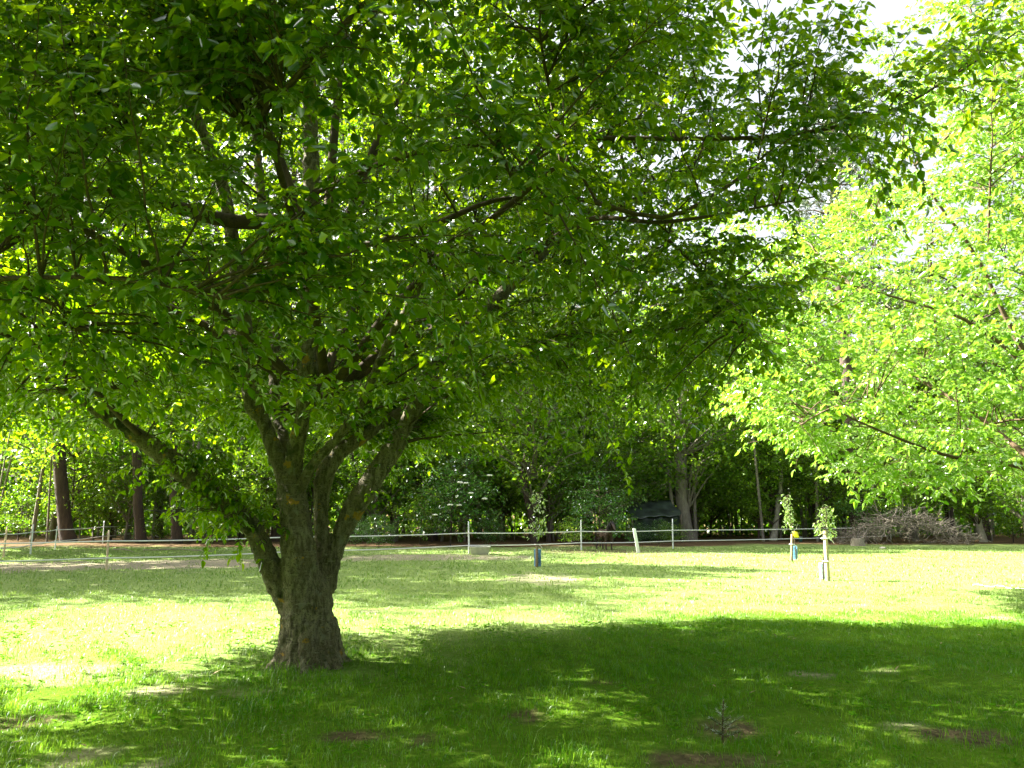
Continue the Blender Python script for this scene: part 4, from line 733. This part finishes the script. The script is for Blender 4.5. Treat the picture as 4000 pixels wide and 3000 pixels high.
i = np.arange(280).reshape(14, 20); Qd = np.stack([i[:-1, :-1], i[:-1, 1:], i[1:, 1:], i[1:, :-1]], -1).reshape(-1, 4); Qd = Qd[rng.uniform(0, 1, len(Qd)) > .12]; o = Acc().add(V, Qd).obj('net_sheet', M['net'], nt_, origin=(*A_[:2], 0)); sm = o.modifiers.new('thick', 'SOLIDIFY'); sm.thickness = .015

# ------------------------------------------------------------------ pony
def skin_mesh(name, verts, edges, m_, parent, sub=2, root=0):
    me = bpy.data.meshes.new(name); me.from_pydata([v[:3] for v in verts], edges, []); o = bpy.data.objects.new(name, me); COL.objects.link(o); o.parent = parent; me.materials.append(m_)
    md = o.modifiers.new('skin', 'SKIN'); md.use_smooth_shade = True
    if not me.skin_vertices: me.skin_vertices.new()
    for i, v in enumerate(verts): r = v[3] if isinstance(v[3], tuple) else (v[3], v[3]); me.skin_vertices[0].data[i].radius = r; me.skin_vertices[0].data[i].use_root = (i == root)
    s = o.modifiers.new('sub', 'SUBSURF'); s.levels = sub; s.render_levels = sub; return o
g = G(2362, 2146); pn = thing('pony', g, 'small dark brown pony facing the fence in front of a broad bush', 'pony', rz=R(-68))
# local +X is forward, heights for a pony about 1 m at the withers
pv = [(-.10, 0, .66, (.21, .20)), (.14, 0, .66, (.20, .20)), (.34, 0, .70, (.17, .19)), (-.34, 0, .70, (.17, .18)), (-.50, 0, .70, (.10, .11)),
 (.50, 0, .86, (.11, .14)), (.62, .0, 1.02, (.08, .11)), (.70, .0, 1.10, (.075, .085)), (.82, .0, 1.00, (.062, .075)), (.93, .0, .86, (.045, .05)), (.97, .0, .81, (.038, .04)),
 (.36, .13, .55, .085), (.36, .14, .36, .05), (.35, .14, .18, .034), (.36, .14, .06, .038), (.39, .14, .0, .045),
 (.36, -.13, .55, .085), (.38, -.14, .36, .05), (.38, -.14, .18, .034), (.39, -.14, .06, .038), (.42, -.14, .0, .045),
 (-.40, .13, .55, .11), (-.32, .14, .40, .065), (-.46, .14, .27, .042), (-.43, .14, .08, .036), (-.40, .14, .0, .045),
 (-.40, -.13, .55, .11), (-.36, -.14, .40, .065), (-.50, -.14, .27, .042), (-.47, -.14, .08, .036), (-.44, -.14, .0, .045),
 (.66, .055, 1.18, .022), (.655, .065, 1.24, .01), (.66, -.055, 1.18, .022), (.655, -.065, 1.24, .01)]
pe = [(0, 1), (1, 2), (0, 3), (3, 4), (2, 5), (5, 6), (6, 7), (7, 8), (8, 9), (9, 10), (2, 11), (11, 12), (12, 13), (13, 14), (14, 15), (2, 16), (16, 17), (17, 18), (18, 19), (19, 20), (3, 21), (21, 22), (22, 23), (23, 24), (24, 25), (3, 26), (26, 27), (27, 28), (28, 29), (29, 30), (7, 31), (31, 32), (7, 33), (33, 34)]
skin_mesh('body', pv, pe, M['horse'], pn)
a = Acc()                                                 # mane and forelock: many hanging locks
for k in range(90):
    t = rng.uniform(0, 1); b_ = np.array([.40 + .30 * t, rng.normal(0, .02), .98 + .22 * t]); sd_ = rng.choice([-1, 1]); e = b_ + [rng.normal(.02, .03), sd_ * .10, -.22 - rng.uniform(0, .1)]; V, Qd = tubes([[b_, (b_ + e) / 2 + [0, sd_ * .07, .05], e]], [[.022, .018, .005]], 4); a.add(V, Qd)
for k in range(26): b_ = np.array([.69, rng.normal(0, .02), 1.19]); e = b_ + [.10 + rng.uniform(0, .06), rng.normal(0, .04), -.16 - rng.uniform(0, .08)]; V, Qd = tubes([[b_, (b_ + e) / 2 + [.03, 0, .03], e]], [[.016, .014, .004]], 4); a.add(V, Qd)
a.obj('mane', M['horse_dark'], pn, smooth=True)
a = Acc()
for k in range(40): b_ = np.array([-.58, rng.normal(0, .02), .74]); e = b_ + [-.12 + rng.normal(0, .04), rng.normal(0, .05), -.55 - rng.uniform(0, .1)]; V, Qd = tubes([[b_, b_ + [-.10, 0, -.08], (b_ + e) / 2 + [-.08, 0, 0], e]], [[.02, .02, .016, .004]], 4); a.add(V, Qd)
a.obj('tail', M['horse_dark'], pn, smooth=True)
for sgn in (-1, 1): V, Qd, T3 = limb([[.785, sgn * .052, 1.06, .006], [.787, sgn * .062, 1.06, .016], [.789, sgn * .070, 1.06, .006]], 6, 8); Acc().add(V, Qd, T3).obj('eye', M['horse_dark'], pn, smooth=True)

# ------------------------------------------------------------------ small conifer seedling in the near grass
g = G(2822, 2905); sdl = thing('pine_seedling', g, 'tiny pale green conifer seedling standing in the shaded foreground grass', 'seedling')
scp = g[1] / FPX; V, Qd, T3 = limb([[0, 0, -.01, .008], [.005, 0, .1, .006], [.012, 0, .2, .004], [.02, 0, .285, .003]], 12, 6); Acc().add(V, Qd, T3).obj('stem', M['twig'], sdl)
LP, LD, BP = [], [], []
for (z, a_, l_, rise) in [(.045, 0.2, .14, .25), (.05, 2.9, .13, .45), (.08, 1.2, .1, .4), (.06, 4.2, .12, .35), (.11, .35, .15, .35), (.12, 3.3, .09, .6), (.15, 5.2, .07, .6), (.17, 2.1, .06, .7), (.10, 5.4, .11, .3), (.20, .9, .045, .9)]:
    s = np.array([.01, 0, z]); e = s + np.array([math.cos(a_), math.sin(a_), rise]) * l_; BP.append([s, (s + e) / 2 - [0, 0, .006], e]); t = rng.uniform(.15, 1.02, 70)[:, None]; LP.append(s + (e - s) * t); LD.append(nz((e - s) / l_ * .8 + rng.normal(0, .45, (70, 3)) + [0, 0, .3]))
t = rng.uniform(.1, 1.03, 130)[:, None]; LP.append(np.array([0, 0, .02]) + np.array([.02, 0, .268]) * t); LD.append(nz(rng.normal(0, .6, (130, 3)) + [0, 0, 1.0]))
LP, LD = np.concatenate(LP), np.concatenate(LD); V, Qd = leaf4(LP, LD, rng.normal(0, 1, LP.shape), rng.uniform(.02, .034, len(LP)), np.full(len(LP), .0035)); Acc().add(V, Qd, r=np.repeat(rng.uniform(0, 1, len(LP)), 4)).obj('needles', M['seedling'], sdl)
V, Qd = tubes(np.array(BP), np.tile([.003, .0025, .002], (len(BP), 1)), 4); Acc().add(V, Qd).obj('twigs', M['twig'], sdl)

# ------------------------------------------------------------------ grass
def grass(name, n, y0, y1, L0, W0, label, tall=.02, mt=None):
    y = np.sqrt(rng.uniform(y0 ** 2, y1 ** 2, n)); x = rng.uniform(-1, 1, n) * (y * .70 + 4.0); s, d, l = gmask(x, y)
    dens = (1 - .86 * np.maximum(s, d)) * (1 - .9 * l) * np.clip(.7 + .45 * vnoise(x, y, 3.5, 1), .2, 1); k = rng.uniform(0, 1, n) < dens; df = dry_lit_f(x, y); k &= (rng.uniform(0, 1, n) < (df if mt else 1 - df)) | (y > 14)
    k &= (x - base[0]) ** 2 + (y - D0) ** 2 > .36 ** 2; x, y = x[k], y[k]; n = len(x); cl = vnoise(x, y, 2.2, 2); c2_ = vnoise(x, y, 7, 1)
    L_ = L0 * rng.uniform(.5, 1.3, n) * np.clip(1 + .55 * cl + .6 * c2_, .3, 2.7) * (1 + .9 * np.clip(1.3 - np.hypot(x - base[0], y - D0), 0, 1)); tl = rng.uniform(0, 1, n) < tall; L_[tl] *= rng.uniform(1.5, 2.6, tl.sum())
    a = rng.uniform(0, 6.28, n); lean = rng.uniform(.15, 1.0, n) * L_; W_ = W0 * rng.uniform(.6, 1.3, n); b_ = np.stack([x, y, gz(x, y) - .004], 1); dv = np.stack([np.cos(a), np.sin(a), a * 0], 1); a2 = a + rng.uniform(.6, 2.5, n); sv = np.stack([np.cos(a2), np.sin(a2), a * 0], 1) * W_[:, None] * .5
    m_ = b_ + dv * (lean * .35)[:, None] + np.array([0, 0, 1]) * (L_ * .62)[:, None]; t_ = b_ + dv * lean[:, None] + np.array([0, 0, 1]) * (L_ * (1 - .35 * (lean / L_) ** 2))[:, None]
    V = np.stack([b_ - sv, b_ + sv, m_ + sv * .8, m_ - sv * .8, t_], 1).reshape(-1, 3); i = np.arange(n)[:, None] * 5
    rv = np.clip(.45 + .24 * vnoise(x, y, 1.2, 3) + .3 * c2_ + rng.normal(0, .22, n), 0, 1); o = Acc().add(V, i + [0, 1, 2, 3], i + [3, 2, 4], r=np.repeat(rv, 5))  .obj(name, mt or M['grass']); tag(o, label, 'grass', kind='stuff'); return o
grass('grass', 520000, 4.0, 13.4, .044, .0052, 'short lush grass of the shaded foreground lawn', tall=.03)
grass('grass', 240000, 7.2, 17, .042, .008, 'short grass of the sunlit middle lawn', tall=.008, mt=M['grass_dry_lit'])
grass('grass', 145000, 17, 37, .055, .017, 'rough grass of the far lawn towards the fence', tall=.015, mt=M['grass_dry_lit'])
# dead straw and dry leaves lying in the near grass
n = 9000; y = np.sqrt(rng.uniform(14, 150, n)); x = rng.uniform(-1, 1, n) * (y * .7 + 3); k = vnoise(x, y, 1.8, 1) + rng.normal(0, .6, n) > .3; x, y = x[k], y[k]; n = len(x); a = rng.uniform(0, 6.28, n)
pos = np.stack([x, y, gz(x, y) + rng.uniform(.012, .045, n)], 1); dr = np.stack([np.cos(a), np.sin(a), rng.normal(0, .25, n)], 1); V, Qd = leaf4(pos, dr, np.tile([0, 0, 1.0], (n, 1)), rng.uniform(.04, .13, n), np.where(rng.uniform(0, 1, n) < .04, .022, .003))
o = Acc().add(V, Qd).obj('straw', M['straw']); tag(o, 'dead straw and dry leaf bits lying in the near grass', 'straw', kind='stuff')
# broad leaved weeds among the near grass
n = 9000; y = np.sqrt(rng.uniform(16, 144, n)); x = rng.uniform(-1, 1, n) * (y * .68 + 1.4); kk = vnoise(x, y, 3.0, 3) + rng.normal(0, .35, n) > .55; x, y = x[kk], y[kk]; s, d, l = gmask(x, y); kk = np.maximum(s, d) < .4; x, y = x[kk], y[kk]; n = len(x); m5 = 6
ctr = np.repeat(np.stack([x, y, gz(x, y) + rng.uniform(.01, .07, n)], 1), m5, 0); a = rng.uniform(0, 6.28, n * m5); dr = np.stack([np.cos(a), np.sin(a), rng.uniform(-.1, .9, n * m5)], 1); Ls = rng.uniform(.022, .05, n * m5)
V, Qd = leaf6(ctr, dr, np.tile([0, 0, 1.0], (n * m5, 1)) + rng.normal(0, .3, (n * m5, 3)), Ls, Ls * .5)
o = Acc().add(V, Qd, r=np.repeat(rng.uniform(0, .8, n * m5), 6)).obj('weeds', M['grass']); tag(o, 'small broad-leaved weeds scattered through the near grass', 'weeds', kind='stuff')
